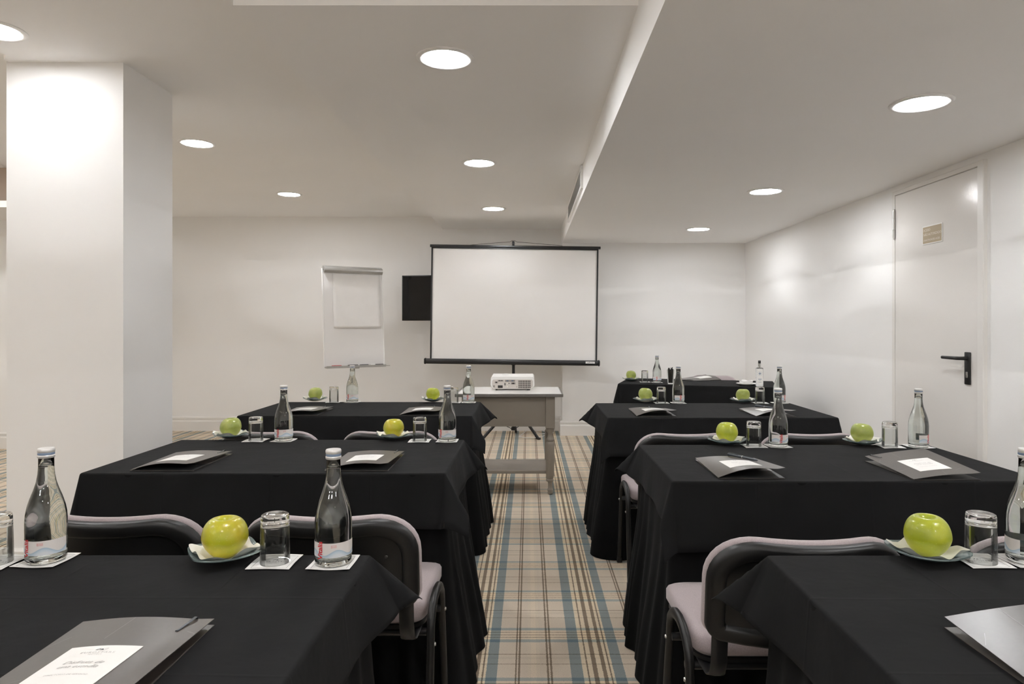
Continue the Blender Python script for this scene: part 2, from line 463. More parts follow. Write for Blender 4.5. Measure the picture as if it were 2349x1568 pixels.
# ------------------------------------------------------------------ downlights
def downlight_proto():
    t = thing('downlight', 'x', 'ceiling light')
    R, r = .121, .0965
    obj('trim_ring', G().lathe([(r, .0), (r, -.004), (r + .004, -.007), (R - .006, -.0075), (R, -.003), (R, 0)], 56), 'white_plastic', t, smooth=40)
    obj('diffuser', G().lathe([(.0001, -.0035), (r + .001, -.0035)], 56), 'lamp_diffuser', t)
    return t
DL = downlight_proto()
GL = 'round recessed downlights'
lamps = []
for col, X, z, ys, nm in (
        ('left', -2.29, ZC, (2.92, 4.743, 6.590), ['beside the white pillar at the picture edge', 'just right of the white pillar', 'near the back wall']),
        ('middle', -.35, ZCS, (2.868, 4.715, 6.569), ['nearest the viewer', 'halfway along', 'farthest, above the projection screen']),
        ('right', 1.618, ZCR, (2.815, 4.667, 6.510), ['nearest, before the door', 'halfway along', 'farthest, near the back corner'])):
    for y, s in zip(ys, nm):
        xx = X
        if col == 'left': xx = {2.92: -2.287, 4.743: -2.305, 6.590: -2.314}[y]
        if col == 'middle': xx = {2.868: -.350, 4.715: -.343, 6.569: -.340}[y]
        o = place(DL, USED, (xx, y, z), 0, 'round white downlight in the %s ceiling strip, %s' % (col, s), GL)
        lamps.append(o)
    for y, nn in ((1.0, 'just above'), (-.9, 'one row behind'), (-2.5, 'two rows behind')):
        zz = ZC if col == 'middle' else z
        place(DL, USED, (X, y, zz), 0, 'round white downlight in the %s ceiling strip, %s the viewer' % (col, nn), GL)
for x, y, nn in ((-4.3, 1.6, 'second row near'), (-4.3, 3.6, 'third row near'), (-4.9, 5.3, 'last row near'), (-6.3, 3.6, 'third row far'), (-6.3, 5.4, 'last row far'), (-4.3, -.8, 'first row near')):  # unseen lamps added to light the side room, continuing the lamp spacing
    place(DL, USED, (x, y, 2.80), 0, 'unseen added downlight in the side room beyond the pillar, %s column' % nn, GL)

for ch in list(lamps[0].children) + list(lamps[5].children):
    if ch.name.startswith('diffuser'):
        ch.data = ch.data.copy(); ch.data.materials[0] = M['lamp_diffuser_dim']

# ------------------------------------------------------------------ air vent on the soffit side
v = thing('air_vent', 'white slatted air vent on the side of the right ceiling soffit', 'air vent', (XS, 5.57, 2.19))
obj('backing', G().box(-.004, .004, -.78, .78, .012, .150), 'vent_dark', v)
for nm, a in (('frame', (-.014, .006, -.80, .80, 0, .024)), ('frame', (-.014, .006, -.80, .80, .136, .160)),
              ('frame', (-.014, .006, -.80, -.775, .024, .136)), ('frame', (-.014, .006, .775, .80, .024, .136))):
    obj(nm, G().bbox(*a, r=.002, seg=1), 'white_plastic', v)
for k in range(9):
    z = .032 + k * .0122
    obj('slat', G().add([(-.013, -.775, z), (-.013, .775, z), (-.004, .775, z + .009), (-.004, -.775, z + .009), (-.013, -.775, z + .0016), (-.013, .775, z + .0016), (-.004, .775, z + .0106), (-.004, -.775, z + .0106)],
                        [(0, 1, 2, 3), (7, 6, 5, 4), (0, 4, 5, 1), (3, 2, 6, 7), (0, 3, 7, 4), (1, 5, 6, 2)]), 'white_plastic', v)

# ------------------------------------------------------------------ door
d = struct('door_1', G().bbox(XW - .012, XW + .05, 3.664, 4.492, .006, 2.082, r=.002, seg=1), 'door_paint', label='white painted service door with black lever')
obj('door_frame', G().bbox(XW - .022, XW + .01, 3.608, 3.658, 0, 2.113, r=.003, seg=1), 'trim_paint', d)
obj('door_frame', G().bbox(XW - .014, XW + .01, 4.496, 4.530, 0, 2.113, r=.003, seg=1), 'trim_paint', d)
obj('door_frame', G().bbox(XW - .016, XW + .01, 3.6585, 4.4955, 2.086, 2.113, r=.003, seg=1), 'trim_paint', d)
obj('door_gap', G().box(XW - .004, XW + .02, 3.658, 3.664, .006, 2.086), 'vent_dark', d)
h = obj('hinge', G().lathe([(.010, 0), (.010, .05), (.008, .052), (.010, .054), (.010, .126), (.008, .128), (.010, .13), (.010, .178)], 14), 'steel', d, smooth=40, loc=(XW - .018, 4.497, 1.808))
obj('hinge_pin', G().lathe([(.0062, -.010), (.0062, .188)], 10), 'steel', h, smooth=40)
hp = obj('handle_plate', G().bbox(XW - .021, XW - .0115, 3.721, 3.769, .908, 1.086, r=.004), 'black_plastic', d, smooth=40)
obj('lever', G().tube([(XW - .020, 3.745, 1.052), (XW - .058, 3.745, 1.052), (XW - .066, 3.752, 1.052), (XW - .068, 3.765, 1.052), (XW - .068, 3.89, 1.052)], [.011, .010, .010, .010, .009], n=14), 'black_plastic', hp, smooth=40)
obj('key_cylinder', G().bbox(XW - .0235, XW - .019, 3.737, 3.753, .945, .978, r=.002), 'steel', hp)
obj('keyhole', G().box(XW - .0242, XW - .0233, 3.744, 3.746, .948, .960), 'port_dark', hp)
sg = thing('door_sign', 'small tan plastic sign with white capitals on the white door', 'sign', (XW - .0125, 4.075, 1.7215))
obj('plate', G().bbox(-.004, 0, -.100, .100, 0, .112, r=.0012, seg=1), 'white_plastic', sg)
obj('face', G().box(-.0048, -.0041, -.0935, .0935, .0065, .1055), 'sign_tan', sg)
Ms = Matrix(((0, 0, -1, 0), (-1, 0, 0, 0), (0, 1, 0, 0), (0, 0, 0, 1)))
for txt, sz, z, sp in (('ACESSO', .021, .079, .92), ('NÃO AUTORIZADO', .021, .052, .92), ('UNAUTHORIZED ACESS', .0165, .020, .92)):
    g = text_geo(txt, sz, 'LEFT', spacing=sp).xf(Matrix.Translation((-.0052, .087, z)) @ Ms)
    obj('lettering', g, 'white_ink', sg, fix=False)

# ------------------------------------------------------------------ tables with cloth and skirting
TW, TD, TH = 1.20, .645, .737
CLZ = .7405                               # upper side of the cloth
def smooth01(x): 
    x = max(0., min(1., x)); return x * x * (3 - 2 * x)
def make_cloth(W, D, oF, oB, oS, fl, seed):
    """cloth laid over the table; fl = flare (deg) of corners FL, FR, BR, BL"""
    rnd = random.Random(seed)
    ph = [rnd.uniform(0, 6.28) for _ in range(12)]
    def axis(L, o0, o1, step):
        e = [0, .004, .008, .012, .018, .03, .05, .075, .1, .13, .16, .19, .22, .25]
        neg = [-L - s for s in e if s < o0 - .004] + [-L - o0]
        pos = [L + s for s in e if s < o1 - .004] + [L + o1]
        n = int(2 * L / step)
        mid = [-L + 2 * L * i / n for i in range(1, n)]
        return sorted(set(neg)) + mid + sorted(set(pos))
    us = axis(W / 2, oS, oS, .03); vs_ = axis(D / 2, oF, oB, .03)
    r0 = .009
    def hang(s, f):
        f = math.radians(f); q = PI / 2 - f
        if s < r0 * q:
            a = s / r0; return r0 * math.sin(a), -r0 * (1 - math.cos(a))
        a = q; t = s - r0 * q
        return r0 * math.sin(a) + t * math.sin(f), -r0 * (1 - math.cos(a)) - t * math.cos(f)
    V = []
    for v in vs_:
        for u in us:
            su, sv = (1 if u > 0 else -1), (1 if v > 0 else -1)
            du, dv = max(abs(u) - W / 2, 0), max(abs(v) - D / 2, 0)
            bu, bv = max(-W / 2, min(W / 2, u)), max(-D / 2, min(D / 2, v))
            ci = {(-1, -1): 0, (1, -1): 1, (1, 1): 2, (-1, 1): 3}[(su, sv)]
            base = 7.0
            if du == 0 and dv == 0:
                z = .0012 * math.sin(3.1 * u + ph[0]) * math.sin(5.3 * v + ph[1])
                V.append((u, v, -.0012 + z * .6)); continue
            if du > 0 and dv > 0:
                r = math.hypot(du, dv); th = math.atan2(dv, du)
                f0 = base + (fl[ci] - base) * .45
                f = f0 + (fl[ci] - f0) * math.sin(2 * th) ** 0.8
                o, z = hang(r, f)
                V.append((bu + su * o * math.cos(th), bv + sv * o * math.sin(th), z)); continue
            if du > 0:
                t = D / 2 - abs(v); s = du; wv = math.sin(11 * v + ph[2 + ci]) + .6 * math.sin(23 * v + ph[6])
            else:
                t = W / 2 - abs(u); s = dv; wv = math.sin(6.5 * u + ph[3]) + .5 * math.sin(13 * u + ph[7 + ci])
            f = base + (fl[ci] - base) * .45 * math.exp(-(t / .10) ** 2) + 1.8 * wv
            o, z = hang(s, max(f, 3.0))
            if du > 0: V.append((bu + su * o, v, z))
            else: V.append((u, bv + sv * o, z))
    nu, nv = len(us), len(vs_)
    F = [(j * nu + i, j * nu + i + 1, (j + 1) * nu + i + 1, (j + 1) * nu + i) for j in range(nv - 1) for i in range(nu - 1)]
    n = len(V)
    g = G().add(V, F)
    # underside: hem thickness
    V2 = [(x, y, z - .0012) if (abs(x) < W / 2 and abs(y) < D / 2) else (x * (1 - .0012 / max(abs(x), .1)) if abs(x) > W / 2 - .0001 else x, y * (1 - .0012 / max(abs(y), .1)) if abs(y) > D / 2 - .0001 else y, z - .0004) for x, y, z in V]
    F2 = [tuple(i + n for i in reversed(f)) for f in F]
    rim = [i for i in range(nu)] + [j * nu + nu - 1 for j in range(1, nv)] + [(nv - 1) * nu + i for i in range(nu - 2, -1, -1)] + [j * nu for j in range(nv - 2, 0, -1)]
    g.add([], [])
    g.v += V2; g.f += F2; g.mi += [0] * len(F2)
    for k in range(len(rim)):
        a, b_ = rim[k], rim[(k + 1) % len(rim)]
        g.f.append((a, a + n, b_ + n, b_)); g.mi.append(0)
    return g
def make_skirt(W, D, seed, flare=.05):
    rnd = random.Random(seed * 13 + 5)
    R = .03; pts = []
    def arc(cx, cy, a0):
        for k in range(9):
            a = a0 + PI / 2 * k / 8
            pts.append((cx + R * math.cos(a), cy + R * math.sin(a), math.cos(a), math.sin(a)))
    step = .008; hw, hd = W / 2, D / 2
    def line(x0, y0, x1, y1, nx, ny):
        L = math.hypot(x1 - x0, y1 - y0); n = int(L / step)
        for k in range(1, n):
            pts.append((x0 + (x1 - x0) * k / n, y0 + (y1 - y0) * k / n, nx, ny))
    arc(hw - R, -hd + R, -PI / 2); line(hw, -hd + R, hw, hd - R, 1, 0); arc(hw - R, hd - R, 0); line(hw - R, hd, -hw + R, hd, 0, 1)
    arc(-hw + R, hd - R, PI / 2); line(-hw, hd - R, -hw, -hd + R, -1, 0); arc(-hw + R, -hd + R, PI); line(-hw + R, -hd, hw - R, -hd, 0, -1)
    n = len(pts)
    per = 2 * (W + D); N1 = int(per / .105)
    ph = [rnd.uniform(0, 6.28) for _ in range(8)]
    rows = [0, .02, .06, .11, .17, .23, .29, .36, .43, .50, .57, .63, .68, .71, .7315]
    V = []
    for s in rows:
        q = s / .7315
        for i, (x, y, nx, ny) in enumerate(pts):
            a = 2 * PI * i / n
            pl = math.sin(N1 * a + 1.3 * math.sin(5 * a + ph[0]) + .5 * q * math.sin(7 * a + ph[4]))
            big = math.sin(int(N1 / 2.6) * a + ph[1] + 1.1 * math.sin(3 * a + ph[2])) + .6 * math.sin(int(N1 / 4) * a + ph[3])
            amp = .0035 + .011 * smooth01((s - .10) / .45)
            o = .004 + amp * (1 + pl) * (.55 + .25 * math.sin(2.7 * a * 3 + ph[5])) + .014 * smooth01((s - .2) / .5) * (1 + big * .6) + flare * q ** 1.6
            V.append((x + nx * o, y + ny * o, .734 - s))
    F = [(r * n + i, r * n + (i + 1) % n, (r + 1) * n + (i + 1) % n, (r + 1) * n + i) for r in range(len(rows) - 1) for i in range(n)]
    return G().add(V, F)
def make_table(label, cx, cy, rz, W, D, cl, seed, clothlab, skirtlab, flare=.05):
    t = thing('banquet_table', label, 'table', (cx, cy, 0), rz, 'cloth covered tables')
    obj('tabletop', G().bbox(-W / 2, W / 2, -D / 2, D / 2, .705, TH, r=.004, seg=1), 'wood_board', t)
    for sx in (-1, 1):
        for sy in (-1, 1):
            obj('leg', G().tube([(sx * (W / 2 - .07), sy * (D / 2 - .07), 0), (sx * (W / 2 - .07), sy * (D / 2 - .07), .706)], .016, n=10), 'black_metal', t, smooth=40)
    c = obj('tablecloth', make_cloth(W, D, *cl, seed), 'black_linen', None, smooth=True, loc=(cx, cy, CLZ), rot=(0, 0, rz), fix=True)
    tag(c, clothlab, 'tablecloth', 'black tablecloths')
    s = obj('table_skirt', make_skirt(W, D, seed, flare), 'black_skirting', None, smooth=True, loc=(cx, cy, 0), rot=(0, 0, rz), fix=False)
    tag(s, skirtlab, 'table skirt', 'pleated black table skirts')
TABLES = {
    'L1': (-.945, 1.140, 0, 1.20, .65), 'L2': (-.890, 2.615, 0, 1.21, .655), 'L3': (-.950, 4.060, 0, 1.27, .66),
    'R1': (1.117, 1.138, 0, 1.20, .65), 'R2': (1.052, 2.495, 0, 1.18, .645), 'R3': (1.040, 3.990, 0, 1.22, .67)}
NM = {'L1': 'nearest left table', 'L2': 'middle left table', 'L3': 'farthest left table', 'R1': 'nearest right table',
      'R2': 'second right table', 'R3': 'third right table', 'R4': 'angled far right table'}
CLO = {'L1': (.20, .135, .14, (20, 25, 46, 30)), 'L2': (.185, .14, .15, (12, 38, 42, 12)), 'L3': (.19, .14, .14, (20, 36, 50, 20)),
       'R1': (.20, .13, .14, (30, 25, 30, 46)), 'R2': (.222, .14, .135, (20, 25, 30, 46)), 'R3': (.21, .14, .14, (20, 14, 14, 48))}
for i, k in enumerate(TABLES):
    x, y, rz, W, D = TABLES[k]
    make_table('rectangular banquet table hidden under black cloth, ' + NM[k], x, y, rz, W, D, CLO[k], i + 3,
               'black cloth laid over the ' + NM[k], 'pleated black skirting reaching the floor around the ' + NM[k], .075 if k in ('L2',) else .05)
A4 = math.radians(-16.2)
e1 = Vector((math.cos(A4), math.sin(A4))); e2 = Vector((-math.sin(A4), math.cos(A4)))
FL4 = Vector((.762, 5.775))
c4 = FL4 + e1 * .63 + e2 * .31
make_table('rectangular banquet table hidden under black cloth, ' + NM['R4'], c4.x, c4.y, A4, 1.26, .62, (.20, .14, .14, (16, 12, 12, 14)), 21,
           'black cloth laid over the ' + NM['R4'], 'pleated black skirting reaching the floor around the ' + NM['R4'])

# ------------------------------------------------------------------ chairs
def rrect(hw, hh0, hh1, rt, rb, n=10):
    """rounded outline in x,z ; bottom z=hh0, top z=hh1"""
    P = []
    for cx, cz, r, a0 in ((hw - rt, hh1 - rt, rt, 0), (-hw + rt, hh1 - rt, rt, PI / 2), (-hw + rb, hh0 + rb, rb, PI), (hw - rb, hh0 + rb, rb, 1.5 * PI)):
        for k in range(n):
            a = a0 + PI / 2 * k / (n - 1)
            P.append((cx + r * math.cos(a), cz + r * math.sin(a)))
    # fill long runs for a smooth bend
    Q = []
    for i, p in enumerate(P):
        q = P[(i + 1) % len(P)]; Q.append(p)
        L = math.hypot(q[0] - p[0], q[1] - p[1]); m = 8 if i % n == n - 1 else 1
        for k in range(1, m): Q.append((p[0] + (q[0] - p[0]) * k / m, p[1] + (q[1] - p[1]) * k / m))
    return Q
BW = .235
def backform(rings, bend=.055, dip=.006, closed_back=True):
    V = []; n = None
    for tt, y in rings:
        o = rrect(BW - tt, .495 + tt, .748 - tt, max(.115 - tt, .02), max(.032 - tt, .008))
        n = len(o)
        for x, z in o:
            q = (x / BW) ** 2
            V.append((x, y - bend * (1 - q), z - dip * (1 - q) * smooth01((z - .6) / .12)))
    F = [(r * n + i, r * n + (i + 1) % n, (r + 1) * n + (i + 1) % n, (r + 1) * n + i) for r in range(len(rings) - 1) for i in range(n)]
    # close ends strip-wise so the bend stays smooth
    def cap(r):
        b = r * n; k = n // 2
        # outline starts at right top corner and runs counter clockwise; mirror pairs about x=0
        off = None
        return [tuple(b + i for i in range(n))]
    F += cap(0) + cap(len(rings) - 1)
    return G().add(V, F)
def chair_proto():
    t = thing('conference_chair', 'x', 'chair')
    sh = backform([(.004, 0), (0, -.004), (0, -.018), (.003, -.026), (.010, -.029), (.030, -.029), (.037, -.026), (.041, -.016), (.060, -.014), (.100, -.014)], .055)
    # tilt the back a little
    tilt = Matrix.Translation((0, 0, .48)) @ Matrix.Rotation(math.radians(7), 4, 'X') @ Matrix.Translation((0, 0, -.48))
    b1 = obj('backrest_shell', sh.xf(tilt), 'black_plastic', t, smooth=50)
    cu = backform([(.004, .000), (-.002, .003), (-.004, .010), (-.002, .020), (.010, .031), (.035, .038), (.08, .040), (.11, .040)], .055)
    obj('backrest_cushion', cu.xf(tilt), 'chair_fabric', t, smooth=60)
    # moulded recess on the shell and screws
    g = G().bbox(-.075, .075, -.0705, -.066, .585, .62, r=.002, seg=1)
    obj('grip_recess', g.xf(tilt), 'black_plastic', b1)
    for sx in (-1, 1):
        g = G().lathe([(.0001, .002), (.004, .002), (.005, 0)], 10).xf(Matrix.Translation((sx * .155, -.0435, .64)) @ Matrix.Rotation(PI / 2, 4, 'X'))
        obj('screw', g.xf(tilt), 'steel', b1, smooth=40)
    # seat
    def seatform(z0, z1, e, bulge):
        rings = [(.012, z0), (0, z0 + e), (0, z1 - e), (.006, z1 - e * .35), (.02, z1), (.08, z1 + bulge), (.14, z1 + bulge)]
        V = []
        for tt, z in rings:
            o = rrect(.238 - tt, .075 + tt, .495 - tt, max(.075 - tt, .02), max(.06 - tt, .02), 8); n = len(o)
            for x, y in o:
                V.append((x, y, z - .018 * smooth01((y - .40) / .1)))
        F = [(r * n + i, r * n + (i + 1) % n, (r + 1) * n + (i + 1) % n, (r + 1) * n + i) for r in range(len(rings) - 1) for i in range(n)]
        F += [tuple(range(n)), tuple((len(rings) - 1) * n + i for i in range(n))]
        return G().add(V, F)
    obj('seat', seatform(.395, .452, .014, .004), 'chair_fabric', t, smooth=50)
    obj('seat_pan', seatform(.378, .396, .004, .0).xf(Matrix.Translation((0, .008, .011)) @ Matrix.Diagonal((.97, .97, .97, 1))), 'black_plastic', t, smooth=50)
    for sx in (-1, 1):
        X = sx * .2535
        path = [(X, .010, .006), (X, .040, .22), (X, .058, .36)]
        for k in range(9):
            a = PI - PI * k / 8
            path.append((X, .175 + .115 * math.cos(a), .388 + .066 * math.sin(a)))
        path += [(X, .300, .34), (X, .345, .16), (X, .390, .006)]
        fr = obj('leg_frame', G().tube(path, .0150, .0115, n=14, up=(1, 0, 0)), 'black_plastic', t, smooth=50)
        for p in (path[0], path[-1]):
            obj('foot_cap', G().bbox(p[0] - .0125, p[0] + .0125, p[1] - .021, p[1] + .021, 0, .03, r=.004), 'black_plastic', fr, smooth=40)
        for yy, zz in ((.060, .350), (.297, .350)):
            g = G().lathe([(.0001, .005), (.0045, .004), (.006, 0)], 10).xf(Matrix.Translation((X + sx * .0105, yy, zz)) @ Matrix.Rotation(sx * PI / 2, 4, 'Y'))
            obj('bolt', g, 'steel', fr, smooth=40)
        # flat strap joining back and seat frame
        xb = sx * .200
        st = [(xb, .245, .372), (xb, .110, .372), (xb, .040, .376), (xb, .005, .392), (xb, -.012, .43), (xb, -.020, .50), (xb, -.032, .56)]
        obj('back_bracket', G().tube(st, .020, .005, n=10, up=(0, .3, 1)), 'black_metal', t, smooth=50)
    for yy in (.11, .27):
        obj('crossbar', G().tube([(-.2535, yy, .362), (.2535, yy, .362)], .011, n=10), 'black_metal', t, smooth=40)
    return t
CH = chair_proto()
GC = 'black-backed conference chairs'
for X, Y, rz, lab in (
        (-1.090, 1.835, .00, 'chair with grey fabric and black plastic back, left seat of the middle left table'),
        (-.526, 1.835, .00, 'chair with grey fabric and black plastic back, right seat of the middle left table'),
        (-1.215, 3.235, .00, 'chair with grey fabric and black plastic back, left seat of the farthest left table'),
        (-.650, 3.235, .00, 'chair with grey fabric and black plastic back, right seat of the farthest left table'),
        (.655, 1.645, .00, 'chair with grey fabric and black plastic back, left seat of the second right table'),
        (1.265, 1.650, .00, 'chair with grey fabric and black plastic back, right seat of the second right table'),
        (.725, 3.175, .00, 'chair with grey fabric and black plastic back, left seat of the third right table'),
        (1.298, 3.175, .00, 'chair with grey fabric and black plastic back, right seat of the third right table'),
        (1.790, 6.640, PI + A4, 'chair facing the viewer behind the angled far right table, only grey backrest top showing')):
    place(CH, USED, (X, Y, 0), rz, lab, GC)

# ------------------------------------------------------------------ table settings
def bottle_proto():
    t = thing('water_bottle', 'x', 'bottle')
    pr = [(.0372, .006), (.0376, .012), (.0374, .05), (.0376, .085), (.0366, .100), (.0340, .1145), (.0290, .132), (.0225, .150), (.0180, .165), (.0155, .180), (.0143, .195), (.0140, .222)]
    outer = [(.0001, .004), (.022, .003), (.030, .0), (.0345, .0015)] + pr + [(.0140, .226)]
    inner = [(r - .0026, z) for r, z in reversed(pr) if z > .012] + [(.0340, .014), (.026, .0095), (.0001, .0085)]
    inner[0] = (.0114, .226)
    obj('glass_body', G().lathe(outer + inner, 40), 'bottle_glass', t, smooth=True)
    wi = [(.0001, .0083)] + [(.0262, .0093), (.0342, .0138)] + [(r - .0024, z) for r, z in pr if .012 < z < .196] + [(.0117, .2005), (.0105, .200), (.0001, .1998)]
    obj('water', G().lathe(wi, 40), 'water', t, smooth=True)
    cp = obj('cap', G().lathe([(.0150, .2155), (.0160, .217), (.0160, .2205), (.0150, .2218), (.0150, .2272), (.0158, .2284), (.0160, .233), (.0148, .2355), (.0001, .236)], 36), 'cap_metal', t, smooth=35)
    obj('cap_band', G().lathe([(.0151, .2220), (.0154, .2224), (.0154, .2262), (.0151, .2268)], 36), 'cap_band', cp, smooth=35)
    V = []; F = []; n = 40; r = .0379; a0, a1 = math.radians(-92), math.radians(92)
    for z in (.021, .0505):
        for k in range(n + 1):
            a = a0 + (a1 - a0) * k / n; V.append((r * math.sin(a), -r * math.cos(a), z))
    F = [(k, k + 1, n + 2 + k, n + 1 + k) for k in range(n)]
    lb = obj('label', G().add(V, F), 'bottle_label', t, smooth=True, fix=False)
    g = text_geo('Vitalis', .0165, 'CENTER', spacing=.95, bold=.0003)
    def wrap(g, a_c, zc, rr=.03855, vertical=True):
        out = []
        for x, y, _ in g.v:
            if vertical: s, zz = -y, x
            else: s, zz = x, y
            a = a_c + s / rr; out.append((rr * math.sin(a), -rr * math.cos(a), zc + zz))
        g.v = out; return g
    obj('lettering', wrap(g, math.radians(-26), .0357), 'red_ink', lb, fix=False)
    for zz in (.0455, .0435, .0415):
        g = text_geo('água mineral', .0022, 'CENTER')
        obj('lettering', wrap(g, math.radians(10), zz, vertical=False), 'red_ink', lb, fix=False)
    return t
def add_back_label(t):
    V = []; r = .0379; m = 14
    for z in (.019, .0535):
        for k in range(m + 1):
            a = math.radians(180 - 34 + 68 * k / m); V.append((r * math.sin(a), -r * math.cos(a), z))
    bl = obj('back_label', G().add(V, [(k, k + 1, m + 2 + k, m + 1 + k) for k in range(m)]), 'paper', t, smooth=True, fix=False)
    g = G()
    for k in range(11):
        wv = .0006 if k % 3 else .0011; a = math.radians(180 - 27) + k * .0021 / r
        g.add([(1.005 * r * math.sin(a + d), -1.005 * r * math.cos(a + d), z) for d, z in ((0, .022), (wv / r, .022), (wv / r, .031), (0, .031))], [(0, 1, 2, 3)])
    obj('barcode', g, 'cap_band', bl, fix=False)

def tumbler_geo():
    # upside down tumbler: rim on the coaster, thick base on top
    o = [(.0300, .0), (.0297, .03), (.0287, .075), (.0282, .094), (.0270, .0990), (.024, .1005), (.016, .0990), (.0001, .0985)]
    i = [(.0001, .0815), (.020, .0820), (.0245, .0800), (.0262, .0750), (.0272, .03), (.0280, .0)]
    return G().lathe(o + i, 40, closed=False)
def tumbler_proto():
    g = tumbler_geo(); g.f = [f for f in g.f if len(f) == 4]; g.mi = [0] * len(g.f)
    n = 40; m = len(g.v) // n
    for k in range(n): g.f.append((k, (m - 1) * n + k, (m - 1) * n + (k + 1) % n, (k + 1) % n)); g.mi.append(0)
    # thick base refracts, thin wall is seen through
    V = g.v
    g.mi = [0 if min(V[i][2] for i in f) > .0735 else 1 for f in g.f]
    t = obj('drinking_glass', g, ['clear_glass', 'tumbler_wall'], None, smooth=60)
    return tag(t, 'x', 'glass')
def coaster_proto(seed, nm='paper_coaster'):
    rnd = random.Random(seed); a, b = rnd.uniform(0, 6), rnd.uniform(0, 6); h = .0445; n = 10
    def hz(x, y):
        e = max(0, max(abs(x), abs(y)) / h - .72) / .28
        return .0022 * e * (.6 + .6 * math.sin(60 * x + a) * math.cos(45 * y + b))
    t = thing(nm, 'x', 'coaster')
    V = []
    for s in (.0008, .0003):
        for j in range(n + 1):
            for i in range(n + 1):
                x, y = -h + 2 * h * i / n, -h + 2 * h * j / n; V.append((x, y, s + hz(x, y)))
    m = (n + 1) ** 2; F = []
    for j in range(n):
        for i in range(n):
            q = (j * (n + 1) + i, j * (n + 1) + i + 1, (j + 1) * (n + 1) + i + 1, (j + 1) * (n + 1) + i); F += [q, tuple(k + m for k in reversed(q))]
    obj('paper_sheet', G().add(V, F), 'paper', t, smooth=True, fix=False)
    g = G()
    for x0, x1, y0, y1 in ((-.036, .036, -.0366, -.0360), (-.036, .036, .0360, .0366), (-.0366, -.0360, -.0366, .0366), (.0360, .0366, -.0366, .0366)):
        k = 10
        for q in range(k):
            if x1 - x0 > y1 - y0: xa, xb, ya, yb = x0 + (x1 - x0) * q / k, x0 + (x1 - x0) * (q + 1) / k, y0, y1
            else: xa, xb, ya, yb = x0, x1, y0 + (y1 - y0) * q / k, y0 + (y1 - y0) * (q + 1) / k
            g.add([(x, y, hz(x, y) + .0010) for x, y in ((xa, ya), (xb, ya), (xb, yb), (xa, yb))], [(0, 1, 2, 3)])
    lg = logo_geo(.009); lg.v = [(x, y + .010, .00105) for x, y, _ in lg.v]
    t1 = text_geo('EUROSTARS', .0078, 'CENTER', spacing=1.3); t1.v = [(x, y - .001, .00105) for x, y, _ in t1.v]
    t2 = text_geo('HOTELS', .0050, 'CENTER', spacing=1.2); t2.v = [(x, y - .0085, .00105) for x, y, _ in t2.v]
    for q in (lg, t1, t2): g.add(q.v, q.f)
    obj('print', g, 'ink', t, fix=False)
    return t
def dish_h(x, y, h=.064):
    q = min(1.0, math.hypot(x, y) / h); e = max(abs(x), abs(y)) / h
    return .0225 * (.35 * q ** 2 + .65 * (x * x + y * y) / (h * h) * .62) 
def sqgrid(h, n, rc):
    """square with rounded corners, grid points squeezed in"""
    P = []
    for j in range(n + 1):
        for i in range(n + 1):
            u, v = -1 + 2 * i / n, -1 + 2 * j / n
            r = max(abs(u), abs(v))
            if r > 0:
                # superellipse squeeze
                p = rc; k = r / ((abs(u) ** p + abs(v) ** p) ** (1 / p)); u2, v2 = u * k, v * k
            else: u2, v2 = u, v
            P.append((u2 * h, v2 * h))
    return P
def dish_proto():
    n = 20; P = sqgrid(.066, n, 5.0); m = len(P)
    V = [(x, y, .0040 + dish_h(x, y)) for x, y in P] + [(x, y, .0004 + dish_h(x, y)) for x, y in P]
    F = []
    for j in range(n):
        for i in range(n):
            q = (j * (n + 1) + i, j * (n + 1) + i + 1, (j + 1) * (n + 1) + i + 1, (j + 1) * (n + 1) + i); F += [q, tuple(k + m for k in reversed(q))]
    rim = [i for i in range(n + 1)] + [j * (n + 1) + n for j in range(1, n + 1)] + [n * (n + 1) + i for i in range(n - 1, -1, -1)] + [j * (n + 1) for j in range(n - 1, 0, -1)]
    for k in range(len(rim)):
        a, b = rim[k], rim[(k + 1) % len(rim)]; F.append((a, a + m, b + m, b))
    t = obj('glass_dish', G().add(V, F), 'dish_glass', None, smooth=60)
    return tag(t, 'x', 'dish')
def napkin_proto(seed):
    rnd = random.Random(seed); n = 22; h = .059; a = [rnd.uniform(0, 6.28) for _ in range(4)]
    def hz(x, y):
        e = max(abs(x), abs(y)) / h; th = math.atan2(y, x)
        return dish_h(x, y) + .0062 + .0095 * smooth01((e - .55) / .45) * (.55 + .9 * math.sin(7 * th + a[0]) * .5 + .45 * math.sin(3 * th + a[1])) * .9
    P = sqgrid(h, n, 9); m = len(P)
    V = [(x, y, max(hz(x, y), dish_h(x, y) + .0052)) for x, y in P]; V += [(x, y, z - .0006) for x, y, z in V]
    F = []
    for j in range(n):
        for i in range(n):
            q = (j * (n + 1) + i, j * (n + 1) + i + 1, (j + 1) * (n + 1) + i + 1, (j + 1) * (n + 1) + i); F += [q, tuple(k + m for k in reversed(q))]
    t = obj('paper_napkin', G().add(V, F), 'napkin_paper', None, smooth=True, fix=False)
    return tag(t, 'x', 'napkin')
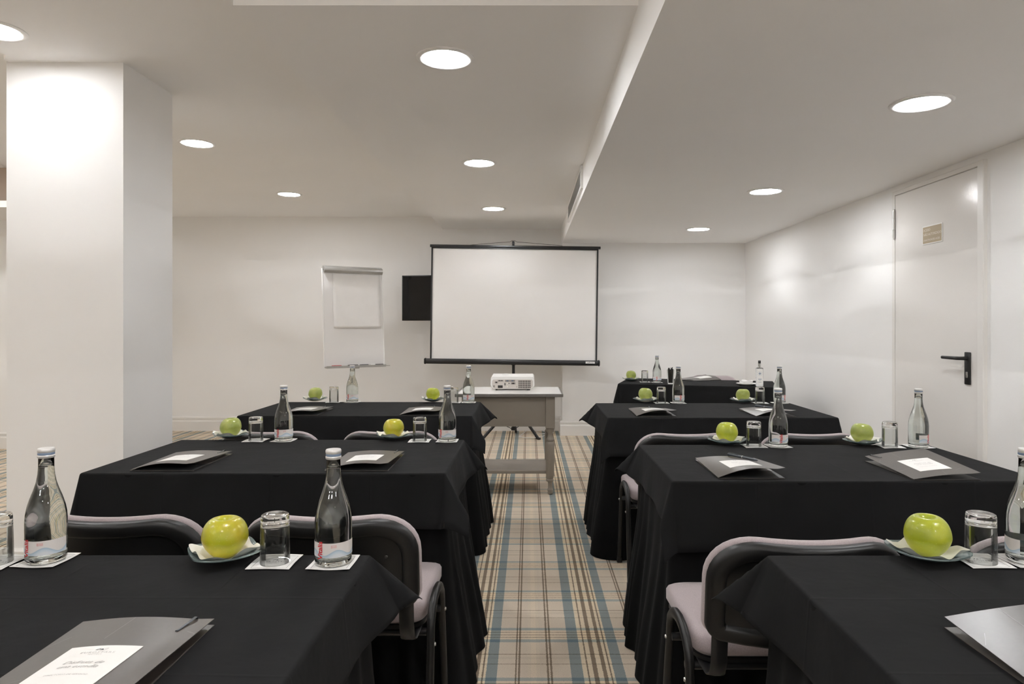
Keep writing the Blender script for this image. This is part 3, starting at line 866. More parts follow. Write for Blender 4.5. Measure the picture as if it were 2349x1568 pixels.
def apple_proto(seed, mat, w=.0460, hgt=.089):
    rnd = random.Random(seed); t = thing('apple', 'x', 'apple')
    ph = rnd.uniform(0, 6.28); n = 40; m = 30; V = []
    sk = rnd.uniform(-.08, .08); sk2 = rnd.uniform(0, 6.28)
    for j in range(m + 1):
        th = PI * j / m     # 0 top .. pi bottom
        r = math.sin(th) ** .82
        z = math.cos(th)
        if z > 0: zz = .5 + .5 * (1 - (1 - z) ** 1.15) - .30 * math.exp(-(r / .26) ** 2)
        else: zz = .5 + .5 * z * .98 + .16 * math.exp(-(r / .22) ** 2)
        taper = 1.0 - .25 * max(0, -z) ** 1.3
        for k in range(n):
            a = 2 * PI * k / n
            lob = 1 + .030 * math.cos(5 * a + ph) * (.25 + .75 * (1 - (zz)) ** 1.5) + sk * .5 * math.cos(a - sk2) * zz
            rr = w * r * taper * lob
            V.append((rr * math.cos(a), rr * math.sin(a), hgt * (zz + sk * .55 * r * math.cos(a - sk2) * smooth01(zz))))
    z0 = min(p[2] for p in V); V = [(x, y, z - z0) for x, y, z in V]
    F = [(j * n + k, j * n + (k + 1) % n, (j + 1) * n + (k + 1) % n, (j + 1) * n + k) for j in range(m) for k in range(n)]
    obj('fruit', G().add(V, F), mat, t, smooth=True)
    zt = V[0][2]
    obj('stem', G().tube([(0, 0, zt - .002), (.001, .0005, zt + .008), (.0035, .001, zt + .017)], [.0013, .0012, .0018], n=8), 'stem_brown', t, smooth=True)
    return t
FW, FD = .216, .305
def folder_proto(kind, hs, arch, pen=None):
    """presentation folder; hinge at the left; hs = cover heights FL FR BL BR"""
    t = thing('presentation_folder', 'x', 'folder')
    def H(u, v):
        b = (hs[0] * (1 - u) + hs[1] * u) * (1 - v) + (hs[2] * (1 - u) + hs[3] * u) * v
        b += arch * math.sin(PI * min(1, u * 1.15)) * (.75 + .25 * math.cos(PI * v))
        return .0035 + b
    def surf(x, y, off): 
        return (x, y, H((x + FW / 2) / FW, (y + FD / 2) / FD) + off)
    nx, ny = 18, 14
    def sheet(offs, x0=-FW / 2, x1=FW / 2, y0=-FD / 2, y1=FD / 2, nx=nx, ny=ny):
        V = []; F = []; m = (nx + 1) * (ny + 1)
        for o in offs:
            for j in range(ny + 1):
                for i in range(nx + 1):
                    V.append(surf(x0 + (x1 - x0) * i / nx, y0 + (y1 - y0) * j / ny, o))
        for j in range(ny):
            for i in range(nx):
                q = (j * (nx + 1) + i, j * (nx + 1) + i + 1, (j + 1) * (nx + 1) + i + 1, (j + 1) * (nx + 1) + i)
                F.append(q)
                if len(offs) > 1: F.append(tuple(k + m for k in reversed(q)))
        if len(offs) > 1:
            rim = [i for i in range(nx + 1)] + [j * (nx + 1) + nx for j in range(1, ny + 1)] + [ny * (nx + 1) + i for i in range(nx - 1, -1, -1)] + [j * (nx + 1) for j in range(ny - 1, 0, -1)]
            for k in range(len(rim)):
                a, b = rim[k], rim[(k + 1) % len(rim)]; F.append((a, a + m, b + m, b))
        return G().add(V, F)
    cv = obj('front_cover', sheet((0, -.0009)), 'folder_card', t, smooth=40)
    obj('back_cover', G().box(-FW / 2, FW / 2, -FD / 2, FD / 2, .0, .0012), 'folder_card', t)
    obj('inner_pocket', G().box(-FW / 2 + .006, FW / 2 - .002, -FD / 2 + .001, -FD / 2 + .11, .0013, .0022), 'folder_inside', t)
    cx0, cx1, cy0, cy1 = -.052, .054, -.094, .042
    card = obj('card', sheet((.0009, .0003), cx0, cx1, cy0, cy1, 10, 10), 'paper', t, smooth=40)
    def ink(g, dx, dy):
        g.v = [surf(x + dx, y + dy, .0013) for x, y, _ in g.v]; return g
    mx = (cx0 + cx1) / 2
    g = G()
    for q in (ink(logo_geo(.0085), mx, .026), ):
        g.add(q.v, q.f)
    obj('lettering', g, 'ink', card, fix=False)
    g = G()
    for q in (ink(text_geo('EUROSTARS', .0075, 'CENTER', spacing=1.3), mx, .0155), ink(text_geo('HOTELS', .0048, 'CENTER', spacing=1.2), mx, .0095),
              ink(text_geo('Disfruta de', .0125, 'CENTER', shear=.45), mx, -.018), ink(text_geo('una estadía', .0125, 'CENTER', shear=.45), mx, -.031),
              ink(text_geo('DIRECTORIO DE SERVICIO', .0050, 'CENTER'), mx, -.053)):
        g.add(q.v, q.f)
    obj('lettering', g, 'faint_ink', card, fix=False)
    g = G()
    for (xa, ya), (xb, yb) in (((-.02, .150), (-.022, .07)), ((-.104, .06), (-.085, .09)), ((-.10, -.06), (-.06, -.05)), ((.00, -.15), (.01, -.11)), ((.055, -.11), (.085, -.09)), ((.09, .10), (.106, .09))):
        k = 8; L = math.hypot(xb - xa, yb - ya); ox, oy = -(yb - ya) / L * .00035, (xb - xa) / L * .00035
        for i in range(k):
            p = [(xa + (xb - xa) * s / k, ya + (yb - ya) * s / k) for s in (i, i + 1)]
            g.add([surf(p[0][0] - ox, p[0][1] - oy, .0004), surf(p[1][0] - ox, p[1][1] - oy, .0004), surf(p[1][0] + ox, p[1][1] + oy, .0004), surf(p[0][0] + ox, p[0][1] + oy, .0004)], [(0, 1, 2, 3)])
    obj('printed_lines', g, 'folder_line', cv, fix=False)
    t['hs'] = list(hs)
    return t, H
def pen_geo_parts(parent, clipped):
    if clipped:   # only the clip shows on top of the cover, barrel under it
        b = obj('clip', G().tube([(0, -.042, .0028), (0, -.036, .0022), (0, -.005, .0030), (0, .008, .0034), (0, .0115, .0005), (0, .010, -.0045)], [.0026, .0024, .0026, .003, .003, .0025], [.0009, .0009, .0009, .001, .0012, .0012], n=10), 'pen_blue_black', parent, smooth=50)
        obj('barrel', G().tube([(0, .012, -.0049), (0, -.06, -.0049), (0, -.075, -.0049), (0, -.082, -.0049)], [.0036, .0036, .003, .001], n=12), 'pen_blue_black', parent, smooth=40)
    else:
        obj('barrel', G().tube([(0, -.066, .0052), (0, -.060, .0052), (0, -.045, .0052), (0, 0, .0052), (0, .004, .0052), (0, .062, .0052), (0, .068, .0052)], [.0015, .003, .0048, .0050, .0054, .0056, .0052], n=14), 'pen_blue_black', parent, smooth=40)
        obj('clip', G().tube([(0, .064, .0115), (0, .05, .0122), (0, .022, .0112)], .0022, .0009, n=8), 'pen_blue_black', parent, smooth=40)
        obj('ring', G().tube([(0, -.0005, .0052), (0, .0025, .0052)], .0056, n=14), 'steel', parent, smooth=40)

BP = bottle_proto(); GP = tumbler_proto(); CP = coaster_proto(3); CP2 = coaster_proto(8, 'paper_coaster')
DP = dish_proto(); NP = [napkin_proto(5), napkin_proto(9)]
AP = {'y': apple_proto(11, 'apple_yellow'), 'g': apple_proto(27, 'apple_green', .0450, .091), 'p': apple_proto(31, 'apple_pale', .0455, .090)}
FPR = {'a': folder_proto('a', (0, .024, .003, .008), .011), 'b': folder_proto('b', (.0, .032, .004, .004), .014), 'c': folder_proto('c', (0, .020, .015, .043), .004)}
PCL = thing('ballpoint_pen', 'x', 'pen'); pen_geo_parts(PCL, True)
PFU = thing('ballpoint_pen', 'x', 'pen'); pen_geo_parts(PFU, False)
TZ = CLZ - .0002
rs = random.Random(99)
def P2(px, py): 
    p = at(px, py, .7405); return p.x, p.y
def seat_set(tab, where, apple=None, glassp=None, bottle=None, folder=None, brot=0.0, crot=0.0):
    s = ('%s of the %s' % (where, NM[tab])) if where else NM[tab]
    if apple:
        kind, px, py, dr, tilt, scl = apple
        x, y = P2(px, py)
        place(DP, USED, (x, y, TZ), dr, 'pale green square glass dish under the apple, ' + s, 'square glass dishes')
        place(NP[int(abs(x * 10)) % 2], USED, (x, y, TZ), dr + .1, 'white paper napkin in the glass dish, ' + s, 'paper napkins')
        o = place(AP[kind], USED, (x, y, TZ + .0075), rs.uniform(0, 6), 'green apple on napkin and glass dish, ' + s, 'green apples')
        o.scale = (scl,) * 3
    if glassp:
        x, y = P2(*glassp)
        place(CP, USED, (x, y, TZ), crot, 'white paper coaster under the upturned drinking glass, ' + s, 'printed paper coasters')
        place(GP, USED, (x, y, TZ + .0011), 0, 'clear drinking glass upside down on a coaster, ' + s, 'upturned drinking glasses')
    if bottle:
        x, y = P2(*bottle)
        place(CP2, USED, (x, y, TZ), crot, 'white paper coaster under the water bottle, ' + s, 'printed paper coasters')
        bo = place(BP, USED, (x, y, TZ + .0011), brot, 'clear glass water bottle with silver cap, ' + s, 'glass water bottles')
        if tab == 'R1': add_back_label(bo)
    if folder:
        k, x, y, rz, pen = folder
        fp, H = FPR[k]
        place(fp, USED, (x, y, TZ), rz, 'dark grey folder with white card, ' + s, 'dark grey folders')
        if pen:
            pt, u, v, prz = pen
            lx, ly = (u - .5) * FW, (v - .5) * FD
            wx, wy = x + lx * math.cos(rz) - ly * math.sin(rz), y + lx * math.sin(rz) + ly * math.cos(rz)
            place(PCL if pt == 'c' else PFU, USED, (wx, wy, TZ + H(u, v) + (.0002 if pt == 'c' else .0012)), rz + prz, ('black pen clipped to the folder, ' if pt == 'c' else 'black pen lying on the folder, ') + s, 'black pens')
seat_set('L1', 'left seat', None, (-9, 1290), (106, 1285), None, 0.15)
seat_set('L1', 'right seat', ('y', 516, 1284, .62, 0, 1.0), (631, 1289), (765, 1290), ('a', -.626, .972, 0, ('c', .86, .965, -.12)), 0.12)
seat_set('L2', 'left seat', ('p', 529, 1005, .65, 0, .97), (587, 1010), (651, 1010), ('a', -1.245, 2.467, 0, ('c', .86, .965, -.05)), 0.25)
seat_set('L2', 'right seat', ('y', 903, 1007, .5, 0, .96), (963, 1011), (1026, 1011), ('a', -.585, 2.467, 0, ('c', .88, .965, -.05)), -.1)
seat_set('L3', 'left seat', ('p', 723, 920, .7, 0, .96), (766, 922), (808, 922), ('a', -1.266, 3.890, 0, ('c', .80, .965, 0)), 0.1)
seat_set('L3', 'right seat', ('g', 993, 921, .4, 0, .97), (1041, 923), (1075, 923), ('a', -.600, 3.885, 0, ('c', .70, .965, 0)), 0.5)
seat_set('R1', 'left seat', ('g', 2127, 1282, .25, 0, 1.0), (2250, 1287), (2355, 1287), ('c', .790, .965, 0.02, None), -2.53)
seat_set('R2', 'left seat', ('g', 1668, 1019, .85, 0, .98), (1729, 1023), (1785, 1023), ('b', .7185, 2.352, 0, ('f', .72, .80, .55)), .55)
seat_set('R2', 'right seat', ('p', 1978, 1020, .8, 0, .96), (2041, 1024), (2107, 1024), ('c', 1.332, 2.330, .02, ('c', .10, .96, .25)), 1.15)
seat_set('R3', 'left seat', ('p', 1481, 922, .8, 0, .98), (1517, 924), (1556, 924), ('b', .692, 3.845, 0, ('c', .55, .97, 0)), .75)
seat_set('R3', 'right seat', ('p', 1704, 923, .75, 0, .95), (1743, 924), (1788, 924), ('b', 1.335, 3.835, 0, ('f', .62, .84, .5)), 1.2)
seat_set('R4', '', ('p', 1448, 873, .3, 0, .97), (1479, 876), (1507, 877), ('b', 1.545, 6.16, A4 + 2.3, None), .35)
for k_ in (CP2, CP): pass

# things on the angled table only
def on4(u, v): 
    p = FL4 + e1 * u + e2 * v; return (p.x, p.y, TZ)
g = G().lathe([(.0001, 0), (.024, 0), (.0255, .003), (.0300, .118), (.0312, .120), (.0302, .1205), (.0285, .118), (.0238, .012), (.0001, .010)], 36)
tag(obj('pen_glass', g, 'clear_glass', None, smooth=50, loc=on4(.424, .075)), 'upright clear tumbler full of black pens, angled far right table', 'glass')
for k in range(11):
    a = 2 * PI * k / 8 + .3; r = .0145 if k < 8 else .0055
    if k >= 8: a = 2 * PI * (k - 8) / 3
    x, y, z = on4(.424, .075)
    r2 = r * 1.32
    p0 = (r * math.cos(a), r * math.sin(a), .0125); p1 = (r2 * math.cos(a + .12), r2 * math.sin(a + .12), .130 - .003 * (k % 3))
    pn = thing('upright_pen', 'black pen standing in the tumbler on the angled far right table', 'pen', (x, y, z), 0, 'black pens in the tumbler')
    obj('barrel', G().tube([p0, p1], .0042, n=10), 'black_plastic', pn, smooth=40)
    q0 = Vector(p1); dr = (q0 - Vector(p0)).normalized()
    obj('pen_cap', G().tube([tuple(q0), tuple(q0 + dr * .010)], [.0036, .0028], n=10), 'white_plastic' if k % 2 else 'black_plastic', pn, smooth=40)
tag(obj('saucer', G().lathe([(.0001, .002), (.040, .002), (.042, 0), (.045, .001), (.060, .008), (.080, .0155), (.0815, .0175), (.080, .0185), (.058, .0115), (.040, .007), (.0001, .006)], 48), 'porcelain', None, smooth=60, loc=on4(1.03, .115)),
    'white porcelain saucer on the angled far right table', 'saucer')
n = 48; V = []
prof = [(.0001, .002), (.030, .002), (.046, .010), (.053, .024), (.055, .034), (.0525, .0335), (.048, .022), (.030, .014), (.0001, .012)]
for r, z in prof:
    for k in range(n):
        a = 2 * PI * k / n; wv = 1 + .05 * math.sin(5 * a) * (z / .034)
        V.append((r * wv * math.cos(a), r * wv * math.sin(a), z + .004 * math.sin(4 * a + 1) * (z / .034) ** 2))
F = [(j * n + k, j * n + (k + 1) % n, (j + 1) * n + (k + 1) % n, (j + 1) * n + k) for j in range(len(prof) - 1) for k in range(n)]
p = on4(1.03, .115)
tag(obj('small_bowl', G().add(V, F), 'porcelain', None, smooth=60, loc=(p[0], p[1], p[2] + .0055)), 'small white bowl with wavy rim on the saucer', 'bowl')
sb = thing('sanitizer_bottle', 'square clear pump bottle with white label and black pump, angled far right table', 'bottle', on4(1.13, .05), A4 + .15)
obj('body', G().bbox(-.028, .028, -.018, .018, 0, .150, r=.007, seg=3), 'gel', sb, smooth=40)
lb = obj('label', G().box(-.0235, .0235, -.0186, -.0182, .018, .138), 'paper', sb)
g = G(); g.box(-.0025, .0025, -.0190, -.0187, .093, .115); g.box(-.011, .011, -.0190, -.0187, .1015, .1065)
obj('cross', g, 'cap_band', lb)
g = G()
for k in range(16):
    a = 2 * PI * k / 16
    if k % 4 == 0: continue
    g.box(.017 * math.cos(a) - .0012, .017 * math.cos(a) + .0012, -.0190, -.0187, .104 + .017 * math.sin(a) - .0012, .104 + .017 * math.sin(a) + .0012)
g.box(-.014, .014, -.0190, -.0187, .058, .0615); g.box(-.010, .010, -.0190, -.0187, .050, .0525); g.box(-.012, .012, -.0190, -.0187, .034, .0365)
obj('lettering', g, 'cap_band', lb)
obj('collar', G().lathe([(.014, .149), (.014, .156), (.011, .158), (.011, .184), (.009, .186)], 24), 'chrome', sb, smooth=40)
obj('pump', G().lathe([(.0085, .184), (.0105, .186), (.0105, .206), (.009, .208)], 24), 'black_plastic', sb, smooth=40)
obj('nozzle', G().bbox(-.004, .004, -.026, 0, .196, .205, r=.002, seg=1), 'black_plastic', sb)

# ------------------------------------------------------------------ projector table
pt = thing('projector_table', 'grey painted side table with white top, turned legs and lower shelf', 'table', (0, 0, 0))
X0, X1, Y0, Y1 = -.533, .248, 4.913, 5.470
obj('tabletop', G().bbox(X0, X1, Y0, Y1, .716, .738, r=.003), 'table_edge', pt)
obj('top_laminate', G().box(X0 + .018, X1 - .014, Y0 + .006, Y1 - .006, .7381, .7400), 'laminate', pt)
lx0, lx1, ly0, ly1 = X0 + .080, X1 - .092, Y0 + .072, Y1 - .072
leg = [(.012, 0), (.018, .003), (.0205, .012), (.018, .022), (.0205, .028), (.0225, .034), (.020, .041), (.0165, .045), (.0165, .088), (.020, .094), (.0255, .099), (.0265, .108), (.022, .114), (.0255, .120), (.0275, .128),
       (.0305, .138), (.0315, .36), (.031, .374), (.026, .383), (.0245, .386), (.029, .393), (.0300, .400), (.026, .408), (.021, .415), (.0175, .430), (.0175, .444), (.022, .455), (.026, .460), (.028, .468), (.031, .473), (.031, .480), (.027, .484)]
for x in (lx0, lx1):
    for y in (ly0, ly1):
        lg = obj('leg', G().lathe(leg, 28, x, y), 'table_grey', pt, smooth=50)
        obj('leg_block', G().bbox(x - .034, x + .034, y - .034, y + .034, .484, .716, r=.003), 'table_grey', lg)
for a in ((lx0 + .034, lx1 - .034, ly0 - .018, ly0 + .004), (lx0 + .034, lx1 - .034, ly1 - .004, ly1 + .018), (lx0 - .012, lx0 + .012, ly0 + .034, ly1 - .034), (lx1 - .012, lx1 + .012, ly0 + .034, ly1 - .034)):
    obj('apron', G().bbox(*a, .497, .716, r=.002, seg=1), 'table_grey', pt)
obj('apron_bead', G().bbox(lx0 + .034, lx1 - .034, ly0 - .022, ly0 - .016, .497, .503, r=.0015, seg=1), 'table_grey', pt)
obj('shelf', G().bbox(lx0 - .02, lx1 + .02, ly0 - .005, ly1 + .005, .150, .174, r=.004), 'table_grey', pt)
# projector
pj = thing('projector', 'white projector seen from its rear with ports and vent grille', 'projector', (-.1235, 5.175, .740))
hw = .1665
obj('feet', G().bbox(-.128, -.112, .004, .020, 0, .011, r=.002, seg=1).bbox(.112, .134, .004, .022, 0, .011, r=.002, seg=1).bbox(-.02, .02, .22, .245, 0, .011, r=.002, seg=1), 'port_dark', pj)
# housing: chamfered front profile extruded in depth
oc = [(-hw + .026, .010), (hw - .026, .010), (hw - .004, .030), (hw, .040), (hw - .002, .092), (hw - .010, .103), (-hw + .010, .103), (-hw + .002, .092), (-hw, .040), (-hw + .004, .030)]
V = []; n = len(oc)
for y, s in ((.0, .985), (.004, 1), (.245, 1), (.262, .95)):
    V += [(x * s, y, .056 + (z - .056) * s + (.006 if y > .2 and z > .08 else 0)) for x, z in oc]
F = [(r * n + i, r * n + (i + 1) % n, (r + 1) * n + (i + 1) % n, (r + 1) * n + i) for r in range(3) for i in range(n)] + [tuple(range(n)), tuple(3 * n + i for i in range(n))]
hs_ = obj('housing', G().add(V, F), 'white_plastic', pj, smooth=35)
ic = [(-hw + .030, .013), (hw - .030, .013), (hw - .012, .030), (hw - .012, .072), (hw - .022, .082), (-hw + .022, .082), (-hw + .012, .072), (-hw + .012, .030)]
m = len(ic)
obj('rear_panel', G().add([(x, -.002, z) for x, z in ic] + [(x, .002, z) for x, z in ic], [tuple(range(m)), tuple(range(2 * m - 1, m - 1, -1))] + [(i, (i + 1) % m, m + (i + 1) % m, m + i) for i in range(m)]), 'grey_plastic', pj)
obj('lens_hump', G().lathe([(.0001, .012), (.020, .0105), (.034, .004), (.036, 0)], 32), 'white_plastic', hs_, smooth=50, loc=(-.052, .17, .1035))
def port(nm, x0, x1, z0, z1, mat, d=.0035, par=None): obj(nm, G().bbox(x0, x1, -d, -.0015, z0, z1, r=.0008, seg=1), mat, par or pj)
port('power_socket', -.111, -.074, .018, .038, 'port_dark'); port('network_port', -.134, -.110, .054, .068, 'port_metal'); port('network_jack', -.128, -.117, .056, .065, 'port_dark', .0042)
port('port_bar', -.111, -.068, .0685, .078, 'port_metal'); port('usb_port', -.104, -.093, .0705, .077, 'port_dark', .0042); port('hdmi_port', -.090, -.074, .0715, .077, 'port_dark', .0042)
port('port_bar', -.057, .020, .066, .079, 'port_metal'); port('video_port', -.047, -.030, .0685, .0765, 'port_blue', .0042); port('video_port', -.008, .009, .0685, .0765, 'port_blue', .0042)
port('serial_plate', -.013, .023, .0455, .060, 'port_metal'); port('serial_port', -.003, .014, .0475, .058, 'port_dark', .0042)
for x, z in ((-.057, .053), (-.026, .053), (-.057, .041), (-.057, .047)): port('audio_jack', x - .0035, x + .0035, z - .0035, z + .0035, 'port_dark')
port('video_jack', -.0435, -.0365, .0495, .0565, 'white_ink'); port('video_jack', -.0445, -.0355, .0235, .0345, 'white_ink'); port('lock_slot', .030, .033, .023, .030, 'port_dark'); port('badge', -.146, -.134, .023, .039, 'port_metal')
vg = obj('vent_grille', G().box(.044, .139, -.0028, -.0015, .015, .0765), 'port_dark', pj)
for k in range(15): obj('vent_bar', G().box(.0437 + k * .0067, .0437 + k * .0067 + .0022, -.0045, -.0028, .015, .0765), 'grey_plastic', vg)
for z in (.0147, .0298, .0450, .0602, .0755): obj('vent_bar', G().box(.0437, .1397, -.0050, -.0029, z, z + .0018), 'grey_plastic', vg)

# ------------------------------------------------------------------ projection screen on tripod
ps = thing('projection_screen', 'white pull-up projection screen on a black tripod', 'screen', (0, 0, 0))
RO = Matrix.Translation((-.17, 0, 1.3)) @ Matrix.Rotation(math.radians(.75), 4, 'Y') @ Matrix.Translation((.17, 0, -1.3))
YS = 7.33
def zy(py, y=YS): return HC - (py - VPY) / FPX * y
def xp(px, y=YS): return (px - VPX) / FPX * y
xl, xr = xp(989), xp(1369.5)
zt, zb = zy(568), zy(827)
V = []; nx, nz = 40, 14
for j in range(nz + 1):
    for i in range(nx + 1):
        u = i / nx; vv = j / nz
        V.append((xl + (xr - xl) * u, YS + .0035 * math.sin(13 * u + 1.2 * vv) * smooth01((u - .45) / .3) * (.4 + .6 * vv), zb + (zt - zb) * vv))
F = [(j * (nx + 1) + i, j * (nx + 1) + i + 1, (j + 1) * (nx + 1) + i + 1, (j + 1) * (nx + 1) + i) for j in range(nz) for i in range(nx)]
obj('screen_fabric', G().add(V, F).xf(RO), 'screen_white', ps, smooth=True)
bw = .017
for a in ((xl - .006, xl + bw - .006), (xr - bw + .006, xr + .006)):
    obj('side_border', G().box(a[0], a[1], YS - .0075, YS - .0045, zb, zt).xf(RO), 'black_metal', ps)
obj('side_border', G().box(xl, xr, YS - .0075, YS - .0045, zt - .018, zt).xf(RO), 'black_metal', ps)
obj('top_bar', G().bbox(xp(984.5), xp(1375.5), YS - .014, YS + .014, zt - .004, zt + .024, r=.004).xf(RO), 'black_metal', ps, smooth=40)
cs = obj('roller_case', G().bbox(xp(977), xp(1375), YS - .035, YS + .035, zy(836), zy(824), r=.016, seg=3).xf(RO), 'black_metal', ps, smooth=40)
for a in ((974.5, 979.5), (1372.5, 1377)):
    obj('case_end', G().bbox(xp(a[0]), xp(a[1]), YS - .040, YS + .040, zy(837), zy(823), r=.014, seg=3).xf(RO), 'black_plastic', cs, smooth=40)
obj('maker_tag', G().box(xp(1344), xp(1365), YS - .0372, YS - .0352, zy(830.8), zy(826.2)).xf(RO), 'paper', cs)
g = text_geo('reflecta', .0225, 'CENTER').xf(RO @ Matrix.Translation((xp(1354.5), YS - .0376, zy(830.1))) @ Matrix.Rotation(PI / 2, 4, 'X'))
obj('lettering', g, 'ink', cs, fix=False)
xm = xp(1177.5); yp = YS + .075
obj('pole', G().tube([(xm, yp, .10), (xm, yp, 1.02)], .0165, n=14).tube([(xm, yp, 1.0), (xm, yp, zy(555))], .0125, n=14), 'black_metal', ps, smooth=40)
obj('pole_collar', G().lathe([(.022, .80), (.024, .805), (.024, .845), (.020, .85)], 20, xm, yp), 'black_plastic', ps, smooth=40)
obj('hook', G().bbox(xm - .012, xm + .012, yp - .09, yp + .016, zy(562), zy(553), r=.003), 'black_plastic', ps)
obj('hanger_wire', G().tube([(xp(1068), YS, zt + .026), (xp(1120), YS, zt + .046), (xp(1170), YS, zt + .064), (xm - .01, YS, zt + .078), (xm + .01, YS, zt + .078), (xp(1186), YS, zt + .062), (xp(1240), YS, zt + .042), (xp(1290), YS, zt + .022)], .0022, n=6), 'black_metal', ps, smooth=40)
obj('case_mount', G().bbox(xm - .02, xm + .02, YS + .03, yp + .01, zy(836), zy(824), r=.003), 'black_plastic', ps)
for fx, fy in ((xm - .335, YS - .06), (xm + .268, YS + .015), (xm + .02, YS + .47)):
    dv = Vector((fx - xm, fy - yp, 0)).normalized()
    lg = obj('tripod_leg', G().tube([(xm + dv.x * .02, yp + dv.y * .02, .36), (fx, fy, .014)], .011, .016, n=10), 'black_metal', ps, smooth=40)
    obj('foot_cap', G().tube([(fx - dv.x * .022, fy - dv.y * .022, .026), (fx, fy, .015), (fx + dv.x * .028, fy + dv.y * .028, .0135)], [.014, .015, .010], [.016, .0135, .009], n=10), 'black_plastic', lg, smooth=40)
    obj('brace', G().tube([(xm + dv.x * .02, yp + dv.y * .02, .112), ((xm + fx) / 2, (yp + fy) / 2, .19)], .004, n=6), 'black_metal', ps)
obj('lower_collar', G().lathe([(.024, .095), (.026, .10), (.026, .125), (.02, .13)], 16, xm, yp), 'black_plastic', ps, smooth=40)

# ------------------------------------------------------------------ television on the wall
A = Vector((-1.418, 7.63)); B = Vector((-.585, 7.47)); dv = (B - A); L = dv.length; ang = math.atan2(dv.y, dv.x)
tv = thing('television', 'black flat television on a swivel bracket, half hidden by the projection screen', 'television', (A.x, A.y, 1.283), ang)
hT = .505
obj('casing', G().bbox(0, L, 0, .045, 0, hT, r=.004), 'black_plastic', tv, smooth=40)
obj('screen_panel', G().box(.012, L - .012, -.0015, .0005, .016, hT - .010), 'tv_panel', tv)
obj('wall_bracket', G().bbox(L * .42, L * .58, .045, .08, .12, .38, r=.003).tube([(L / 2, .07, .25), (L / 2 + .08, .20, .25), (L / 2, .38, .25)], .02, n=8), 'black_metal', tv)

# ------------------------------------------------------------------ flipchart easel
FA = Vector((-2.050, 6.85)); FB = Vector((-1.520, 7.195)); dv = FB - FA; L = dv.length; ang = math.atan2(dv.y, dv.x)
fc = thing('flipchart_easel', 'white flipchart easel with a paper pad and pen tray', 'flipchart', (FA.x, FA.y, 0), ang)
LE = Matrix.Translation((0, 0, .81)) @ Matrix.Rotation(math.radians(-4.5), 4, 'X') @ Matrix.Translation((0, 0, -.81))
b = obj('board', G().bbox(0, L, 0, .018, .815, 1.80, r=.004).xf(LE), 'board_white', fc)
for x in (-.004, L - .006):
    obj('edge_strip', G().bbox(x, x + .010, -.004, .022, .812, 1.815, r=.002, seg=1).xf(LE), 'white_plastic', b)
obj('clamp_bar', G().tube([(.012, -.016, 1.800), (L - .004, -.016, 1.800)], .024, .030, n=18).xf(LE), 'alu_grey', fc, smooth=50)
obj('top_rail', G().bbox(-.002, L, -.006, .024, 1.800, 1.842, r=.006).xf(LE), 'alu_grey', fc)
V = []; nx, nz = 14, 24
for j in range(nz + 1):
    for i in range(nx + 1):
        u, q = i / nx, j / nz
        V.append((.100 + .505 * u, -.004 - .006 * (1 - q) - .0022 * math.sin(31 * q + 2 * u) * q - (.008 * (1 - q) ** 3), 1.205 + .585 * q))
F = [(j * (nx + 1) + i, j * (nx + 1) + i + 1, (j + 1) * (nx + 1) + i + 1, (j + 1) * (nx + 1) + i) for j in range(nz) for i in range(nx)]
mm = len(V); V += [(x, y + .004, z) for x, y, z in V]; F += [tuple(k + mm for k in reversed(f)) for f in F]
rim = [i for i in range(nx + 1)] + [j * (nx + 1) + nx for j in range(1, nz + 1)] + [nz * (nx + 1) + i for i in range(nx - 1, -1, -1)] + [j * (nx + 1) for j in range(nz - 1, 0, -1)]
for k in range(len(rim)):
    a, c = rim[k], rim[(k + 1) % len(rim)]; F.append((a, a + mm, c + mm, c))
obj('paper_pad', G().add(V, F).xf(LE), 'flip_paper', fc, smooth=True)
obj('pen_tray', G().bbox(.004, L - .004, -.055, .012, .800, .812, r=.003).bbox(.004, L - .004, -.058, -.052, .800, .824, r=.002, seg=1), 'alu_grey', fc)
obj('tray_support', G().bbox(L / 2 - .02, L / 2 + .04, -.02, .10, .788, .800, r=.003), 'alu_grey', fc)
obj('tray_arm', G().bbox(L - .01, L + .045, -.045, -.037, .806, .812, r=.002, seg=1), 'alu_grey', fc)
obj('column', G().tube([(L / 2 + .01, .095, .06), (L / 2 + .01, .095, 1.30)], .019, n=16), 'alu_grey', fc, smooth=40)
obj('column_head', G().bbox(L / 2 - .05, L / 2 + .07, .058, .115, 1.10, 1.28, r=.004), 'alu_grey', fc)
obj('hub', G().lathe([(.045, .045), (.045, .075), (.024, .10), (.020, .16)], 20, L / 2 + .01, .095), 'alu_grey', fc, smooth=40)
for k in range(5):
    a = 2 * PI * k / 5 + .3; cx, cy = L / 2 + .01, .095
    f = obj('foot', G().tube([(cx + .03 * math.cos(a), cy + .03 * math.sin(a), .065), (cx + .30 * math.cos(a), cy + .30 * math.sin(a), .045)], [.018, .013], n=10), 'alu_grey', fc, smooth=40)
    obj('castor', G().lathe([(.010, 0), (.022, .006), (.022, .034), (.010, .04)], 14, cx + .29 * math.cos(a), cy + .29 * math.sin(a)), 'black_plastic', f, smooth=40)
Rf = Matrix.Translation((FA.x, FA.y, 0)) @ Matrix.Rotation(ang, 4, 'Z')
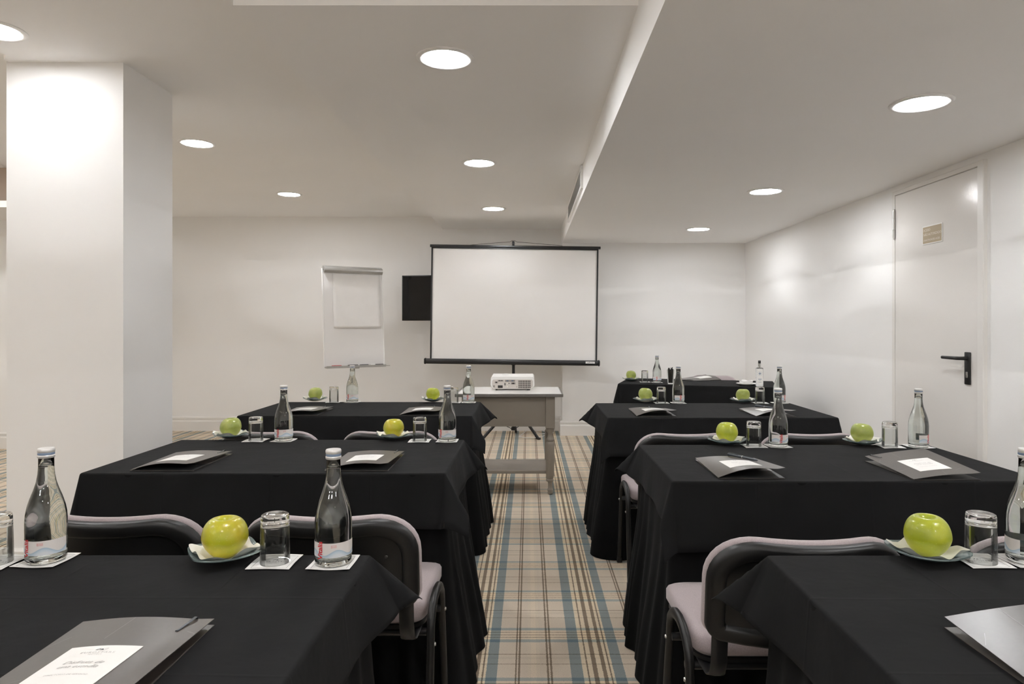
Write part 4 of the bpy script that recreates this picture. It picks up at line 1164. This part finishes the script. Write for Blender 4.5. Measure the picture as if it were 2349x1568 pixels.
for x0, ln, mt, lab in ((.10, .05, 'marker_red', 'red marker on the flipchart tray'), (.265, .055, 'marker_black', 'black marker on the flipchart tray, leftmost of the black ones'),
                        (.39, .06, 'marker_black', 'black marker in the middle of the flipchart tray'), (.455, .05, 'white_plastic', 'white marker on the flipchart tray'), (.53, .06, 'marker_black', 'black marker at the right of the flipchart tray')):
    p = Rf @ Vector((x0, -.030, .8125))
    mk = thing('whiteboard_marker', lab, 'marker', p, ang, 'markers on the flipchart tray')
    obj('barrel', G().tube([(0, 0, .0085), (ln * 1.25, 0, .0085)], .0085, n=12), mt, mk, smooth=40)
    obj('marker_cap', G().tube([(-.035, 0, .0085), (-.001, 0, .0085)], [.0075, .0088], n=12), mt, mk, smooth=40)

# ------------------------------------------------------------------ socket and cables behind the table
so = thing('wall_socket', 'white wall socket on the back wall right of the grey table', 'socket', (.305, ZL, .36), 0)
so.location = (.292, ZL - .0005, .378)
obj('plate', G().bbox(-.040, .040, -.010, 0, 0, .080, r=.003), 'white_plastic', so)
obj('recess', G().lathe([(.019, 0), (.019, .004), (.022, .005)], 24).xf(Matrix.Translation((0, -.0098, .04)) @ Matrix.Rotation(PI / 2, 4, 'X')), 'grey_plastic', so, smooth=40)
obj('plug', G().lathe([(.017, 0), (.016, .022), (.010, .03), (.006, .04)], 20).xf(Matrix.Translation((-.004, -.014, .042)) @ Matrix.Rotation(PI / 2, 4, 'X')), 'port_dark', so, smooth=40)
def cable(pts, lab, r=.0035, mt='white_plastic'):
    # smooth the polyline
    P = [Vector(p) for p in pts]; Q = []
    for i in range(len(P) - 1):
        p0, p1, p2, p3 = P[max(i - 1, 0)], P[i], P[i + 1], P[min(i + 2, len(P) - 1)]
        for s in range(8):
            t = s / 8; Q.append(.5 * ((2 * p1) + (p2 - p0) * t + (2 * p0 - 5 * p1 + 4 * p2 - p3) * t * t + (3 * p1 - p0 - 3 * p2 + p3) * t ** 3))
    Q.append(P[-1])
    o = obj('power_cable', G().tube([tuple(q) for q in Q], r, n=8), mt, None, smooth=True)
    tag(o, lab, 'cable', 'white cables on the carpet')
def fl(px, py, z=.004): 
    p = at(px, py, z); return (p.x, p.y, p.z)
cable([fl(1208, 987, .012), fl(1196, 997), fl(1191, 1000), fl(1200, 1003), fl(1218, 1004), fl(1236, 1002), fl(1250, 998), fl(1262, 992)], 'white cable looping widest over the carpet behind the grey table')
cable([fl(1221, 985, .014), fl(1232, 984), fl(1246, 988), fl(1256, 993), fl(1240, 994), fl(1231, 990), fl(1228, 985, .012)], 'white cable curled tightly beside the adapter', .0032)
cable([fl(1262, 996), fl(1270, 990), (.235, 7.86, .06), (.262, 7.93, .25), (.280, 7.955, .40)], 'white cable rising from the carpet to the wall socket', .003)
ad = thing('power_adapter', 'white plug adapter lying on the carpet below the screen', 'adapter', fl(1214, 987, 0), .2)
obj('body', G().bbox(-.035, .035, -.022, .022, 0.0, .045, r=.008, seg=2), 'white_plastic', ad, smooth=40)
obj('plug', G().bbox(-.020, .004, -.014, .012, .0455, .062, r=.004, seg=1), 'port_dark', ad)
